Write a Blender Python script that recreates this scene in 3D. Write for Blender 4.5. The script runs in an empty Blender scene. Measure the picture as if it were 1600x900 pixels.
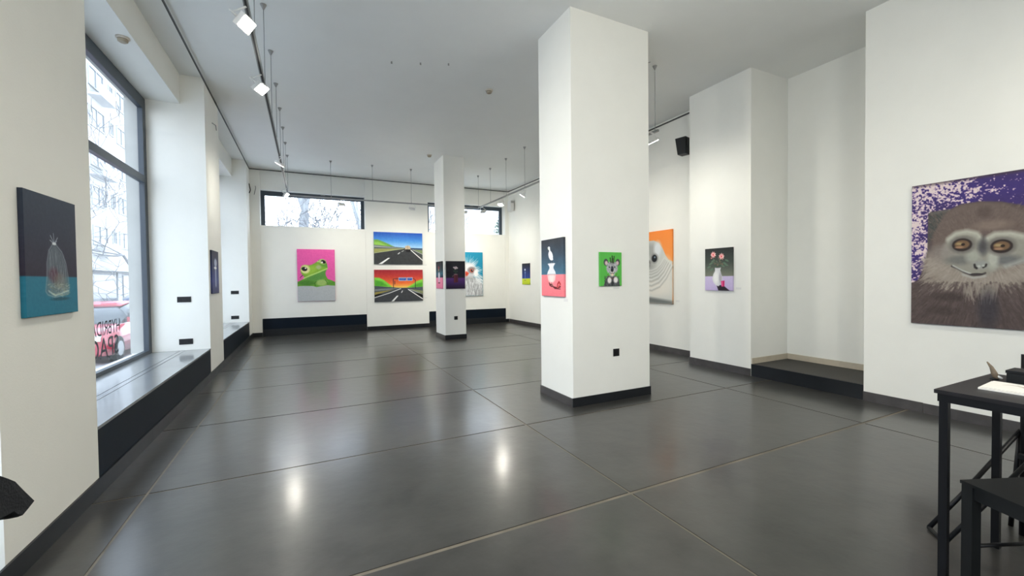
import bpy, bmesh, math, random
import numpy as np
from mathutils import Vector, Matrix
random.seed(7); np.random.seed(7)
PI = math.pi
sc = bpy.context.scene
COL = sc.collection

# ------------------------------------------------------------------ camera
YAW, PITCH, ROLL, FPX, CAMH = 0.4537, 0.020524, 0.011168, 655.63, 1.5
def cam_axes():
    cy, sy, cp, sp = math.cos(YAW), math.sin(YAW), math.cos(PITCH), math.sin(PITCH)
    cr, sr = math.cos(ROLL), math.sin(ROLL)
    right = Vector((cy, -sy, 0)); fw = Vector((sy*cp, cy*cp, -sp)); down = fw.cross(right)
    return cr*right + sr*down, -sr*right + cr*down, fw
r_, d_, f_ = cam_axes()
cd = bpy.data.cameras.new('camera'); cam = bpy.data.objects.new('camera', cd); COL.objects.link(cam)
cd.sensor_width = 36; cd.lens = 36*FPX/1600; cd.clip_start = 0.05; cd.clip_end = 400
mw = Matrix.Identity(4)
for i in range(3):
    mw[i][0] = r_[i]; mw[i][1] = -d_[i]; mw[i][2] = -f_[i]
mw[0][3], mw[1][3], mw[2][3] = 0, 0, CAMH
cam.matrix_world = mw
sc.camera = cam

# ------------------------------------------------------------------ world, exposure
sc.view_settings.view_transform = 'Standard'; sc.view_settings.look = 'None'
sc.view_settings.gamma = 1; sc.view_settings.use_curve_mapping = False
sc.view_settings.exposure = 0.33
SKY = 5.0
w = bpy.data.worlds.new('overcast'); sc.world = w; w.use_nodes = True
nt = w.node_tree; nt.nodes.clear()
out = nt.nodes.new('ShaderNodeOutputWorld'); bg = nt.nodes.new('ShaderNodeBackground')
tc = nt.nodes.new('ShaderNodeTexCoord'); sep = nt.nodes.new('ShaderNodeSeparateXYZ')
rmp = nt.nodes.new('ShaderNodeValToRGB')
rmp.color_ramp.elements[0].position = 0.0; rmp.color_ramp.elements[0].color = (0.84, 0.89, 0.98, 1)
rmp.color_ramp.elements[1].position = 0.6; rmp.color_ramp.elements[1].color = (0.72, 0.84, 1.0, 1)
nt.links.new(tc.outputs['Generated'], sep.inputs[0]); nt.links.new(sep.outputs['Z'], rmp.inputs[0])
nt.links.new(rmp.outputs[0], bg.inputs[0]); bg.inputs[1].default_value = SKY
nt.links.new(bg.outputs[0], out.inputs[0])
def portal(loc, rot, sx, sy):
    l = bpy.data.lights.new('window_portal', 'AREA'); l.shape = 'RECTANGLE'; l.size = sx; l.size_y = sy
    l.cycles.is_portal = True
    o = bpy.data.objects.new('window_portal', l); o.location = loc; o.rotation_euler = rot; COL.objects.link(o)

# room dimensions (metres)
CZ = 4.62                        # ceiling
LX, FX, EX = -1.36, -2.07, -2.30 # left pier face, window frame plane, outside face
YB = 13.35                       # back wall
YF = -4.6                        # wall behind the camera
RX, PX, NX = 6.48, 6.0, 6.9      # right wall, right pilaster face, niche back
BAYS = [(-5.9+1.5, -1.9), (-0.9, 2.925), (3.96, 7.85), (8.95, 12.67)]
BZ = 0.485                       # bench height
for (a, b) in BAYS[:]:
    portal((FX-0.08, (a+b)/2, 2.33), (0, -PI/2, 0), 3.6, b-a-0.2)
W1 = (-1.125, 1.61); W2 = (3.525, 6.26); WZ = (3.06, 4.05)
for (a, b) in (W1, W2):
    portal(((a+b)/2, 13.68, 3.55), (-PI/2, 0, 0), b-a-0.1, 0.9)

# ------------------------------------------------------------------ materials
def lin(c):
    return tuple(((v/255)/12.92 if v/255 <= 0.04045 else ((v/255+0.055)/1.055)**2.4) for v in c)
def mat(name, col, rough=0.6, metal=0.0, spec=0.5, noise=0.0, nscale=20, bump=0.0, bscale=60, rvar=0.0, coat=0.0):
    m = bpy.data.materials.new(name); m.use_nodes = True
    t = m.node_tree; p = t.nodes['Principled BSDF']
    p.inputs['Base Color'].default_value = (*col, 1); p.inputs['Roughness'].default_value = rough
    p.inputs['Metallic'].default_value = metal; p.inputs['Specular IOR Level'].default_value = spec
    p.inputs['Coat Weight'].default_value = coat; p.inputs['Coat Roughness'].default_value = 0.11
    g = t.nodes.new('ShaderNodeNewGeometry')
    if noise > 0 or rvar > 0:
        n = t.nodes.new('ShaderNodeTexNoise'); n.inputs['Scale'].default_value = nscale; n.inputs['Detail'].default_value = 6
        n.inputs['Roughness'].default_value = 0.6
        t.links.new(g.outputs['Position'], n.inputs['Vector'])
    if noise > 0:
        r = t.nodes.new('ShaderNodeValToRGB')
        r.color_ramp.elements[0].position = 0.2; r.color_ramp.elements[1].position = 0.8
        r.color_ramp.elements[0].color = (*[c*(1-noise) for c in col], 1)
        r.color_ramp.elements[1].color = (*[min(1, c*(1+noise)) for c in col], 1)
        t.links.new(n.outputs['Fac'], r.inputs[0]); t.links.new(r.outputs[0], p.inputs['Base Color'])
    if rvar > 0:
        mr = t.nodes.new('ShaderNodeMapRange'); mr.inputs['From Min'].default_value = 0.15; mr.inputs['From Max'].default_value = 0.85
        mr.inputs['To Min'].default_value = max(0.02, rough-rvar); mr.inputs['To Max'].default_value = rough+rvar
        t.links.new(n.outputs['Fac'], mr.inputs['Value']); t.links.new(mr.outputs[0], p.inputs['Roughness'])
    if bump > 0:
        n2 = t.nodes.new('ShaderNodeTexNoise'); n2.inputs['Scale'].default_value = bscale; n2.inputs['Detail'].default_value = 4
        t.links.new(g.outputs['Position'], n2.inputs['Vector'])
        b = t.nodes.new('ShaderNodeBump'); b.inputs['Strength'].default_value = bump; b.inputs['Distance'].default_value = 0.01
        t.links.new(n2.outputs['Fac'], b.inputs['Height']); t.links.new(b.outputs[0], p.inputs['Normal'])
    return m
def emis(name, col, s):
    m = bpy.data.materials.new(name); m.use_nodes = True; t = m.node_tree; t.nodes.clear()
    o = t.nodes.new('ShaderNodeOutputMaterial'); e = t.nodes.new('ShaderNodeEmission')
    e.inputs[0].default_value = (*col, 1); e.inputs[1].default_value = s; t.links.new(e.outputs[0], o.inputs[0]); return m
M = {}
M['wall'] = mat('white_wall_paint', (0.85, 0.85, 0.80), 0.75, noise=0.02, nscale=3, bump=0.08, bscale=90)
M['ceil'] = mat('ceiling_paint', (0.86, 0.87, 0.85), 0.85, noise=0.02, nscale=2)
M['slab'] = mat('polished_dark_floor', (0.034, 0.033, 0.030), 0.32, spec=0.5, noise=0.6, nscale=2.2, rvar=0.04, bump=0.22, bscale=7, coat=0.42)
M['slab'].node_tree.nodes['Principled BSDF'].inputs['Coat Roughness'].default_value = 0.17
M['grout'] = mat('joint_filler', (0.15, 0.13, 0.10), 0.6, noise=0.5, nscale=3)
M['skirt'] = mat('black_skirting', (0.008, 0.010, 0.013), 0.32, spec=0.4, noise=0.2, nscale=5, rvar=0.05)
M['skirtl'] = mat('grey_skirting', (0.06, 0.055, 0.055), 0.35, noise=0.4, nscale=6, rvar=0.1)
M['bench'] = mat('black_bench_board', (0.004, 0.009, 0.017), 0.45, spec=0.12, noise=0.12, nscale=3)
M['benchtop'] = mat('bench_top_board', (0.20, 0.215, 0.23), 0.32, spec=0.6, noise=0.15, nscale=3, coat=0.8)  # base lightened to stand in for the window's reflection on the bench top
M['frame'] = mat('slate_window_frame', (0.035, 0.05, 0.068), 0.4)
M['beige'] = mat('beige_skirting', (0.52, 0.46, 0.36), 0.6, noise=0.1, nscale=10)
M['carpet'] = mat('dark_step_felt', (0.05, 0.047, 0.042), 0.85, noise=0.3, nscale=60)
M['rail'] = mat('dark_rail', (0.05, 0.052, 0.055), 0.5)
M['track'] = mat('track_metal', (0.30, 0.31, 0.31), 0.35, 0.6)
M['wire'] = mat('steel_wire', (0.25, 0.26, 0.26), 0.4, 0.5)
M['white'] = mat('white_plastic', (0.75, 0.75, 0.73), 0.45)
M['greyp'] = mat('grey_plastic', (0.33, 0.33, 0.32), 0.5)
M['black'] = mat('black_plastic', (0.005, 0.006, 0.007), 0.45, spec=0.35)
M['blackm'] = mat('black_painted_metal', (0.004, 0.0045, 0.006), 0.45, spec=0.3)
M['tabletop'] = mat('black_tabletop', (0.012, 0.011, 0.013), 0.4, spec=0.4, noise=0.2, nscale=20)
M['seat'] = mat('dark_seat', (0.007, 0.0085, 0.0095), 0.55, spec=0.3, noise=0.2, nscale=30)
M['cloth'] = mat('black_cloth', (0.005, 0.007, 0.011), 0.9, bump=0.4, bscale=120)
M['paper'] = mat('paper', (0.82, 0.80, 0.75), 0.7, noise=0.04, nscale=9)
M['tan'] = mat('tan_sketch', (0.42, 0.36, 0.27), 0.7)
M['brown'] = mat('carved_wood', (0.16, 0.12, 0.08), 0.6, noise=0.4, nscale=50)
M['card'] = mat('caption_card', (0.75, 0.75, 0.72), 0.6)
M['lamp'] = emis('lit_lamp_face', (1.0, 0.97, 0.90), 30)
M['sensor'] = mat('sensor_white', (0.62, 0.56, 0.48), 0.5)
M['vinyl'] = mat('grey_window_lettering', (0.06, 0.07, 0.085), 0.6)
M['facade'] = mat('pale_facade_render', (0.55, 0.55, 0.545), 0.9, noise=0.06, nscale=0.6)
M['outwall'] = mat('outside_stone', (0.42, 0.42, 0.40), 0.9, noise=0.1, nscale=4)
M['fglass'] = mat('facade_window_glass', (0.13, 0.15, 0.17), 0.15)
M['fframe'] = mat('facade_window_frame', (0.40, 0.41, 0.42), 0.6)
M['shop'] = mat('shop_front', (0.10, 0.12, 0.14), 0.4)
M['street'] = mat('asphalt', (0.36, 0.36, 0.37), 0.9, noise=0.1, nscale=3)
M['pave'] = mat('pavement', (0.60, 0.60, 0.59), 0.9, noise=0.08, nscale=4)
M['bark'] = mat('pale_bark', (0.20, 0.20, 0.205), 0.9, noise=0.25, nscale=5)
M['barkl'] = mat('plane_tree_bark', (0.34, 0.35, 0.36), 0.9, noise=0.25, nscale=3)
M['barkd'] = mat('dark_twig_bark', (0.22, 0.22, 0.23), 0.9)
M['leaf'] = mat('evergreen_leaf', (0.07, 0.13, 0.09), 0.7)
M['red'] = mat('red_car_paint', (0.42, 0.045, 0.07), 0.2, coat=0.6)
M['blue'] = mat('blue_car_paint', (0.05, 0.09, 0.19), 0.2, coat=0.6)
M['silver'] = mat('white_car_paint', (0.5, 0.48, 0.48), 0.2, coat=0.6)
M['cglass'] = mat('car_glass', (0.03, 0.04, 0.05), 0.05, spec=0.8)
M['tyre'] = mat('tyre', (0.02, 0.02, 0.02), 0.8)
M['plate'] = mat('number_plate', (0.7, 0.7, 0.66), 0.5)
g = bpy.data.materials.new('clear_glass'); g.use_nodes = True; t = g.node_tree; t.nodes.clear()
o_ = t.nodes.new('ShaderNodeOutputMaterial'); mx = t.nodes.new('ShaderNodeMixShader')
tr = t.nodes.new('ShaderNodeBsdfTransparent'); tr.inputs[0].default_value = (0.95, 0.97, 0.98, 1)
gl = t.nodes.new('ShaderNodeBsdfGlossy'); gl.inputs['Roughness'].default_value = 0.0
lw = t.nodes.new('ShaderNodeLayerWeight'); pw = t.nodes.new('ShaderNodeMath'); pw.operation = 'POWER'; pw.inputs[1].default_value = 5.0
ml = t.nodes.new('ShaderNodeMath'); ml.operation = 'MULTIPLY_ADD'; ml.inputs[1].default_value = 0.6; ml.inputs[2].default_value = 0.03
lw.inputs['Blend'].default_value = 0.5
t.links.new(lw.outputs['Facing'], pw.inputs[0]); t.links.new(pw.outputs[0], ml.inputs[0])
t.links.new(ml.outputs[0], mx.inputs[0]); t.links.new(tr.outputs[0], mx.inputs[1]); t.links.new(gl.outputs[0], mx.inputs[2])
t.links.new(mx.outputs[0], o_.inputs[0]); M['glass'] = g
pm = bpy.data.materials.new('oil_paint'); pm.use_nodes = True; t = pm.node_tree; p = t.nodes['Principled BSDF']
at = t.nodes.new('ShaderNodeAttribute'); at.attribute_name = 'Col'
t.links.new(at.outputs['Color'], p.inputs['Base Color']); p.inputs['Roughness'].default_value = 0.55
p.inputs['Specular IOR Level'].default_value = 0.3
M['paint'] = pm

# ------------------------------------------------------------------ helpers
def link(name, me, m, parent=None):
    o = bpy.data.objects.new(name, me); COL.objects.link(o)
    if m is not None:
        for x in (m if isinstance(m, (list, tuple)) else [m]): me.materials.append(M[x] if isinstance(x, str) else x)
    if parent: o.parent = parent
    return o
def tag(o, label=None, cat=None, group=None, kind=None):
    if label: o['label'] = label
    if cat: o['category'] = cat
    if group: o['group'] = group
    if kind: o['kind'] = kind
    return o
def empty(name, loc=(0, 0, 0), label=None, cat=None, group=None, rz=0):
    o = bpy.data.objects.new(name, None); COL.objects.link(o); o.location = loc; o.rotation_euler = (0, 0, rz)
    o.empty_display_size = 0.1
    return tag(o, label, cat, group)
class MB:
    def __init__(s): s.b = bmesh.new()
    def box(s, x0, x1, y0, y1, z0, z1, mi=0):
        v = [s.b.verts.new((x, y, z)) for z in (z0, z1) for y in (y0, y1) for x in (x0, x1)]
        for f in ((0, 2, 3, 1), (4, 5, 7, 6), (0, 1, 5, 4), (2, 6, 7, 3), (0, 4, 6, 2), (1, 3, 7, 5)):
            s.b.faces.new([v[i] for i in f]).material_index = mi
        return v
    def prism(s, pts, axis, a, b):   # pts: 2D outline, extruded along axis from a to b
        def P(p, t):
            return {'x': (t, p[0], p[1]), 'y': (p[0], t, p[1]), 'z': (p[0], p[1], t)}[axis]
        A = [s.b.verts.new(P(p, a)) for p in pts]; B = [s.b.verts.new(P(p, b)) for p in pts]
        n = len(pts); s.b.faces.new(A); s.b.faces.new(B[::-1])
        for i in range(n): s.b.faces.new([A[i], B[i], B[(i+1) % n], A[(i+1) % n]])
    def tube(s, pts, r, n=8, caps=True):
        pts = [Vector(p) for p in pts]; rs = r if isinstance(r, (list, tuple)) else [r]*len(pts)
        rings = []; up = None
        for i, p in enumerate(pts):
            d = (pts[min(i+1, len(pts)-1)]-pts[max(i-1, 0)]).normalized()
            if up is None:
                up = Vector((0, 0, 1)) if abs(d.z) < 0.9 else Vector((1, 0, 0))
            u = (up - d*up.dot(d)).normalized(); v = d.cross(u); up = u
            rings.append([s.b.verts.new(p+(u*math.cos(2*PI*k/n)+v*math.sin(2*PI*k/n))*rs[i]) for k in range(n)])
        for i in range(len(rings)-1):
            for k in range(n):
                f = s.b.faces.new([rings[i][k], rings[i][(k+1) % n], rings[i+1][(k+1) % n], rings[i+1][k]]); f.smooth = True
        if caps: s.b.faces.new(rings[0][::-1]); s.b.faces.new(rings[-1])
    def lathe(s, prof, n=20, loc=(0, 0, 0), axis='z'):
        rings = []
        for (r, z) in prof:
            ring = []
            for k in range(n):
                a = 2*PI*k/n; p = (r*math.cos(a), r*math.sin(a), z)
                if axis == 'x': p = (z, p[0], p[1])
                if axis == 'y': p = (p[0], z, p[1])
                ring.append(s.b.verts.new((p[0]+loc[0], p[1]+loc[1], p[2]+loc[2])))
            rings.append(ring)
        for i in range(len(rings)-1):
            for k in range(n):
                f = s.b.faces.new([rings[i][k], rings[i][(k+1) % n], rings[i+1][(k+1) % n], rings[i+1][k]]); f.smooth = True
        s.b.faces.new(rings[0][::-1]); s.b.faces.new(rings[-1])
    def bevel(s, w, seg=2):
        es = [e for e in s.b.edges if len(e.link_faces) == 2 and e.calc_face_angle(0) > 0.6]
        bmesh.ops.bevel(s.b, geom=es, offset=w, segments=seg, affect='EDGES', profile=0.6); return s
    def build(s, name, m, parent=None, **kw):
        bmesh.ops.recalc_face_normals(s.b, faces=s.b.faces[:])
        me = bpy.data.meshes.new(name); s.b.to_mesh(me); s.b.free()
        o = link(name, me, m, parent)
        if kw: tag(o, kw.get('label'), kw.get('cat'), kw.get('group'), kw.get('kind'))
        return o
def bx(name, m, parent, *boxes, bev=0, **kw):
    b = MB()
    for q in boxes: b.box(*q)
    if bev: b.bevel(bev)
    return b.build(name, m, parent, **kw)
def copy_tree(o, parent=None):
    c = o.copy(); COL.objects.link(c)
    if parent: c.parent = parent
    for ch in list(o.children): copy_tree(ch, c)
    return c

# ------------------------------------------------------------------ setting: floor of large slabs
floor = bx('floor', 'grout', None, (EX, NX, YF, YB+0.4, -0.25, -0.004), kind='structure')
xs = [EX+0.1, -1.055, 2.0, 5.05, NX]; ys = []
y = 2.25
while y > YF: y -= 1.555
ys = [YF]+[y+1.555*k for k in range(1, 20) if y+1.555*k < YB-0.2]+[YB+0.1]
G = 0.0025
for i in range(len(xs)-1):
    for j in range(len(ys)-1):
        dz = random.uniform(-0.0006, 0.0006)
        g0 = 0.009 if abs(ys[j]-2.25) < .01 else G; g1 = 0.009 if abs(ys[j+1]-2.25) < .01 else G
        b = MB(); b.box(xs[i]+G, xs[i+1]-G, ys[j]+g0, ys[j+1]-g1, -0.02, dz)
        # slightly rounded rim so the joint catches the light
        es = [e for e in b.b.edges if all(v.co.z > -0.01 for v in e.verts)]
        bmesh.ops.bevel(b.b, geom=es, offset=0.006, segments=2, affect='EDGES')
        b.build('floor_slab', 'slab', floor)
bx('ceiling', 'ceil', None, (EX, NX+0.4, YF-0.3, YB+0.4, CZ, CZ+0.2), kind='structure')

# left wall: piers, bulkheads, low sill walls
b = MB(); ylist = [YF]+[v for bay in BAYS for v in bay]+[YB]
piers = [(-1.9, -0.9), (2.925, 3.96), (7.85, 8.95), (12.67, YB)]
for a, c in piers: b.box(EX, LX, a, c, 0, CZ)
for a, c in BAYS:
    b.box(EX, -1.66, a, c, 4.18, CZ); b.box(EX, FX+0.02, a, c, 0, 0.47)
b.box(EX, LX, YF-0.2, BAYS[0][0], 0, CZ)
b.build('wall_left', 'wall', None, kind='structure')
# back wall
b = MB()
b.box(EX, W1[0], YB, 13.75, 0, CZ); b.box(W1[1], W2[0], YB, 13.75, 0, CZ); b.box(W2[1], NX, YB, 13.75, 0, CZ)
for a, c in (W1, W2):
    b.box(a, c, YB+0.015, 13.75, 0, WZ[0]); b.box(a, c, YB+0.07, 13.75, WZ[1]+0.0, CZ)
b.build('wall_back', 'wall', None, kind='structure')
# right wall: low part, pilaster, niche, near part
b = MB()
b.prism([(RX, 5.22), (RX, 9.5), (6.40, YB), (NX+0.4, YB), (NX+0.4, 5.22)], 'z', 0, CZ)
b.box(PX, NX+0.4, 4.1, 5.22, 0, CZ)
b.box(NX, NX+0.4, 2.67, 4.1, 0, CZ)
b.box(PX, NX+0.4, YF-0.2, 2.67, 0, CZ)
b.build('wall_right', 'wall', None, kind='structure')
bx('wall_front', 'wall', None, (LX, PX, YF-0.2, YF, 0, CZ), kind='structure')

# skirting
S = 0.012
bx('baseboard_left', 'skirt', None, *[(LX, LX+S, a, c, 0, 0.12) for a, c in [(YF, 12.66), (12.66, YB)]], kind='structure')
bx('baseboard_back', 'skirt', None, (LX+S, W1[0], YB-S, YB, 0, 0.115), (W1[1], W2[0], YB-S, YB, 0, 0.115), (W2[1], 6.38, YB-S, YB, 0, 0.115), kind='structure')
b = MB(); b.prism([(RX-S, 5.22), (RX-S, 9.5), (6.40-S, YB-S), (6.40, YB-S), (RX, 9.5), (RX, 5.22)], 'z', 0, 0.112)
b.box(PX-S, PX, 4.1, 5.22+S, 0, 0.11); b.box(PX, RX-S, 5.22, 5.22+S, 0, 0.11)
b.box(PX-S, PX, 2.125, 2.67, 0, 0.108); b.box(PX-S, PX, YF, 2.12, 0, 0.105)
b.build('baseboard_right', 'skirtl', None, kind='structure')
# picture rail just below the ceiling
b = MB(); r0, r1 = CZ-0.06, CZ-0.035
b.box(LX, LX+0.015, YF, YB, r0, r1); b.box(LX, 6.40, YB-0.015, YB, r0, r1)
b.prism([(RX-0.015, 5.22), (RX-0.015, 9.5), (6.385, YB), (6.40, YB), (RX, 9.5), (RX, 5.22)], 'z', r0, r1)
b.build('trim_1', 'rail', None, kind='structure')
# tall black panels under the back windows
for n, (a, c) in enumerate((W1, W2)):
    o = bx('trim_%d' % (n+2), 'bench', None, (a+0.004, c-0.004, YB-0.008, YB+0.02, 0.0, 0.492), bev=0.003, kind='structure')
    bx('kick_board', 'skirt', o, (a+0.004, c-0.004, YB-0.014, YB+0.02, 0, 0.11))
    bx('middle_board', 'skirt', o, (a+0.004, c-0.004, YB-0.010, YB+0.02, 0.116, 0.195))
# niche step with beige skirting
o = bx('trim_4', 'carpet', None, (PX+0.02, NX, 2.67, 4.1, 0, 0.183), kind='structure')
bx('riser', 'skirt', o, (PX+0.008, PX+0.022, 2.67, 4.1, 0, 0.18))
bx('skirting_strip', 'beige', o, (NX-0.012, NX, 2.67, 4.1, 0.183, 0.268), (PX+0.02, NX, 4.088, 4.1, 0.183, 0.268))

# columns
def column(name, x0, x1, y0, y1, hs):
    o = bx(name, 'wall', None, (x0, x1, y0, y1, 0, CZ), kind='structure')
    bx('skirting', 'skirt', o, (x0-S, x1+S, y0-S, y0, 0, hs), (x1, x1+S, y0, y1, 0, hs))
    bx('side_skirting', 'skirtl', o, (x0-S, x0, y0, y1+S, 0, hs*0.93))
    return o
column('column_1', 2.765, 3.945, 4.07, 4.81, 0.105)
column('column_2', 3.10, 3.645, 10.19, 11.03, 0.115)

# window benches along the left wall
def bench(a, c, label):
    t = empty('window_bench', (FX, (a+c)/2, 0), label, 'bench', 'black window benches')
    h = (c-a)/2
    f = bx('front_panel', 'bench', t, (0.685, 0.708, -h+0.003, h-0.003, 0.0, BZ-0.02), bev=0.003)
    bx('top_board', 'benchtop', t, (0.0, 0.335, -h+0.003, h-0.003, BZ-0.022, BZ))
    bx('middle_slat', 'benchtop', t, (0.343, 0.400, -h+0.003, h-0.003, BZ-0.022, BZ))
    bx('edge_board', 'benchtop', t, (0.408, 0.712, -h+0.003, h-0.003, BZ-0.022, BZ), bev=0.003)
    bx('base', 'skirt', t, (0.02, 0.68, -h+0.01, h-0.01, 0.0, BZ-0.05))
lb = ['black window bench behind the camera, furthest from the frog painting', 'black window bench at the left edge, before the pier with the plastic bag painting',
      'long black window bench below the big lettered shop window', 'black window bench in the far bay, beyond the second pier']
for k, ((a, c), l) in enumerate(zip(BAYS, lb)):
    if k != 1: bench(a, c, l)

# windows
def win_left(name, a, c):
    o = empty(name, (FX, (a+c)/2, BZ)); o['kind'] = 'structure'; h = (c-a)/2; T = 4.17-BZ
    b = MB()
    b.box(-0.06, 0, -h, h, T-0.16, T); b.box(-0.06, 0, -h, h, -0.01, 0.045)
    b.box(-0.06, 0, -h, -h+0.12, 0.045, T-0.16); b.box(-0.06, 0, h-0.12, h, 0.045, T-0.16)
    b.bevel(0.004); b.build('window_frame', 'frame', o)
    bx('transom', 'frame', o, (-0.055, 0.006, -h+0.11, h-0.11, 2.945-BZ, 3.04-BZ), bev=0.006)
    for z0, z1 in ((0.04, 2.95-BZ), (3.035-BZ, T-0.155)):
        bx('pane', 'glass', o, (-0.036, -0.03, -h+0.11, h-0.11, z0, z1))
    b = MB(); b.box(EX-FX-0.01, -0.06, h-0.001, h, 0, T); b.box(EX-FX-0.01, -0.06, -h, -h+0.001, 0, T)
    b.box(EX-FX, -0.06, -h, h, T-0.001, T); b.build('outer_reveal', 'outwall', o)
    return o
order = [(2, 'window_1'), (3, 'window_2'), (1, 'window_3'), (0, 'window_6')]
for k, n in order: win_left(n, *BAYS[k])
def win_back(name, a, c):
    o = empty(name, ((a+c)/2, 13.6, WZ[0])); o['kind'] = 'structure'; h = (c-a)/2; T = WZ[1]-WZ[0]
    b = MB(); b.box(-h, h, 0, 0.06, T-0.125, T); b.box(-h, h, 0, 0.06, 0, 0.02)
    b.box(-h, -h+0.10, 0, 0.06, 0.02, T-0.125); b.box(h-0.10, h, 0, 0.06, 0.02, T-0.125); b.bevel(0.004)
    f = b.build('window_frame', 'frame', o)
    bx('pane', 'glass', o, (-h+0.09, h-0.09, 0.028, 0.034, 0.015, T-0.12))
    bx('latch', 'greyp', o, (0.25-0.09, 0.25+0.03, -0.015, 0, T-0.02, T))
win_back('window_4', *W1); win_back('window_5', *W2)

# lettering on the big window, mirrored as seen from inside
def text(s, y0, y1, z0, z1, parent, x):
    cu = bpy.data.curves.new('txt', 'FONT'); cu.body = s; cu.extrude = 0.0; cu.resolution_u = 4
    ob = bpy.data.objects.new('txt', cu); COL.objects.link(ob); bpy.context.view_layer.update()
    me = bpy.data.meshes.new_from_object(ob); bpy.data.objects.remove(ob); bpy.data.curves.remove(cu)
    v = np.array([p.co[:] for p in me.vertices]); mn, mxx = v.min(0), v.max(0)
    for p in me.vertices:
        u = (p.co.x-mn[0])/(mxx[0]-mn[0]); q = (p.co.y-mn[1])/(mxx[1]-mn[1])
        p.co = (x, y0+(y1-y0)*u, z0+(z1-z0)*q)
    me.name = 'lettering'
    bm = bmesh.new(); bm.from_mesh(me)
    r = bmesh.ops.extrude_face_region(bm, geom=bm.faces[:])
    for q in r['geom']:
        if isinstance(q, bmesh.types.BMVert): q.co.x += 0.0008
    bm.to_mesh(me); bm.free()
    return link('lettering', me, 'vinyl', parent)
lt = empty('window_lettering', (FX-0.029, 6.4, 0.66), 'dark grey mirrored lettering HYBRIDA SPAC on the lower pane of the big left window', 'lettering')
for s, y0, y1, z0, z1 in (('HYBRIDA', 6.80, 6.03, 0.915, 1.075), ('SPAC', 6.745, 6.0, 0.655, 0.885)):
    text(s, y0-6.4, y1-6.4, z0-0.66, z1-0.66, lt, 0.0)

# ------------------------------------------------------------------ light tracks, wires, lamps
TZ = 3.66; TA = -0.385; TB = 11.86; TC = 4.665
trk = empty('lighting_track', (TA, TB, TZ), 'slim grey suspended track loop carrying the gallery lamps below the ceiling', 'track')
def trackbar(x0, x1, y0, y1, name='rail_bar', m='track'):
    return bx(name, m, trk, (x0-TA, x1-TA, y0-TB, y1-TB, -0.016, 0.016), bev=0.003)
w2 = 0.018
trackbar(TA-w2, TA+w2, YF+0.6, 5.05); trackbar(TA-w2, TA+w2, 5.25, 8.0); trackbar(TA-w2, TA+w2, 8.2, TB+w2)
trackbar(TA+w2, TC-w2, TB-w2, TB+w2); trackbar(TC-w2, TC+w2, 4.62, TB+w2)
bx('joint_piece', 'greyp', trk, (-w2*0.9, w2*0.9, 5.05-TB, 5.25-TB, -0.012, 0.012))
bx('joint_piece', 'greyp', trk, (-w2*0.9, w2*0.9, 8.0-TB, 8.2-TB, -0.012, 0.012))
bx('dark_insert', 'black', trk, (-0.008, 0.008, YF+0.62-TB, -0.05, -0.0185, -0.0155))
wpos = [(TA, y) for y in (-3.8, -2.8, -1.8, -0.7, 0.3, 1.35, 2.4, 3.45, 4.48, 5.51, 6.56, 7.6, 8.63, 9.67, 10.7, 11.75)]+[(x, TB) for x in (0.6, 1.63, 2.67, 3.68)]+[(TC, y) for y in (11.8, 10.87, 9.84, 8.81, 7.77, 6.74, 5.70, 4.68)]
wr0 = None
for (x, y) in wpos:
    L = CZ-TZ
    if wr0 is None:
        wr0 = empty('suspension_wire', (x, y, TZ+0.016)); tag(wr0, 'thin steel wire from ceiling cone to the lighting track', 'wire', 'track suspension wires')
        b = MB(); b.tube([(0, 0, 0), (0, 0, L-0.02)], 0.0035, 6); b.build('wire', 'wire', wr0)
        b = MB(); b.lathe([(0.006, L-0.075), (0.028, L-0.03), (0.034, L-0.0165)], 12); b.build('ceiling_cone', 'greyp', wr0)
        b = MB(); b.lathe([(0.008, 0), (0.008, 0.03)], 8); b.build('clamp', 'greyp', wr0)
    else:
        c = copy_tree(wr0); c.location = (x, y, TZ+0.016)
# identical wires: say where each run is
k = 0
for o in [o for o in COL.objects if o.name.startswith('suspension_wire')]:
    x, y = o.location.x, o.location.y
    if abs(x-TA) < 0.01: o['label'] = 'thin steel wire holding up the left track beside the windows'; o['group'] = 'wires of the left track'
    elif abs(x-TC) < 0.01: o['label'] = 'thin steel wire holding up the right-hand track'; o['group'] = 'wires of the right track'
    else: o['label'] = 'thin steel wire holding up the cross track before the back windows'; o['group'] = 'wires of the cross track'

def lamp(loc, aim, lit, label, power=0, size=2.9):
    d = (Vector(aim)-Vector(loc)).normalized()
    t = empty('track_spotlight', loc); tag(t, label, 'spotlight', 'lamps on the lighting track')
    t.rotation_euler = d.to_track_quat('-Z', 'Y').to_euler()
    R = t.rotation_euler.to_matrix().inverted()
    bx('housing', 'greyp' if not lit else 'white', t, (-0.075, 0.075, -0.055, 0.055, -0.002, 0.035), bev=0.008)
    bx('lens', 'lamp' if lit else 'white', t, (-0.064, 0.064, -0.045, 0.045, -0.006, -0.0025))
    for s in (-1,):
        b = MB(); pts = [(0.095*math.cos(a), 0, 0.02+0.13*math.sin(a)) for a in [PI*q/12 for q in range(13)]]
        b.tube(pts, 0.006, 6); b.build('bracket', 'white', t)
    up = R @ Vector((0, 0, 1)); top = Vector((0, 0, 0.15))
    end = R @ Vector((0, 0, TZ-0.021-loc[2]))
    b = MB(); b.tube([top, end], 0.008, 6); b.build('adapter', 'white', t)
    if lit:
        l = bpy.data.lights.new('lamp_light', 'SPOT'); l.energy = power*0.85; l.spot_size = size; l.spot_blend = 1.0
        l.shadow_soft_size = 0.1; l.color = (1.0, 0.95, 0.84)
        lo = bpy.data.objects.new('lamp_light', l); COL.objects.link(lo); lo.parent = t; lo.location = (0, 0, -0.03)
    return t
P = 200
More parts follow.
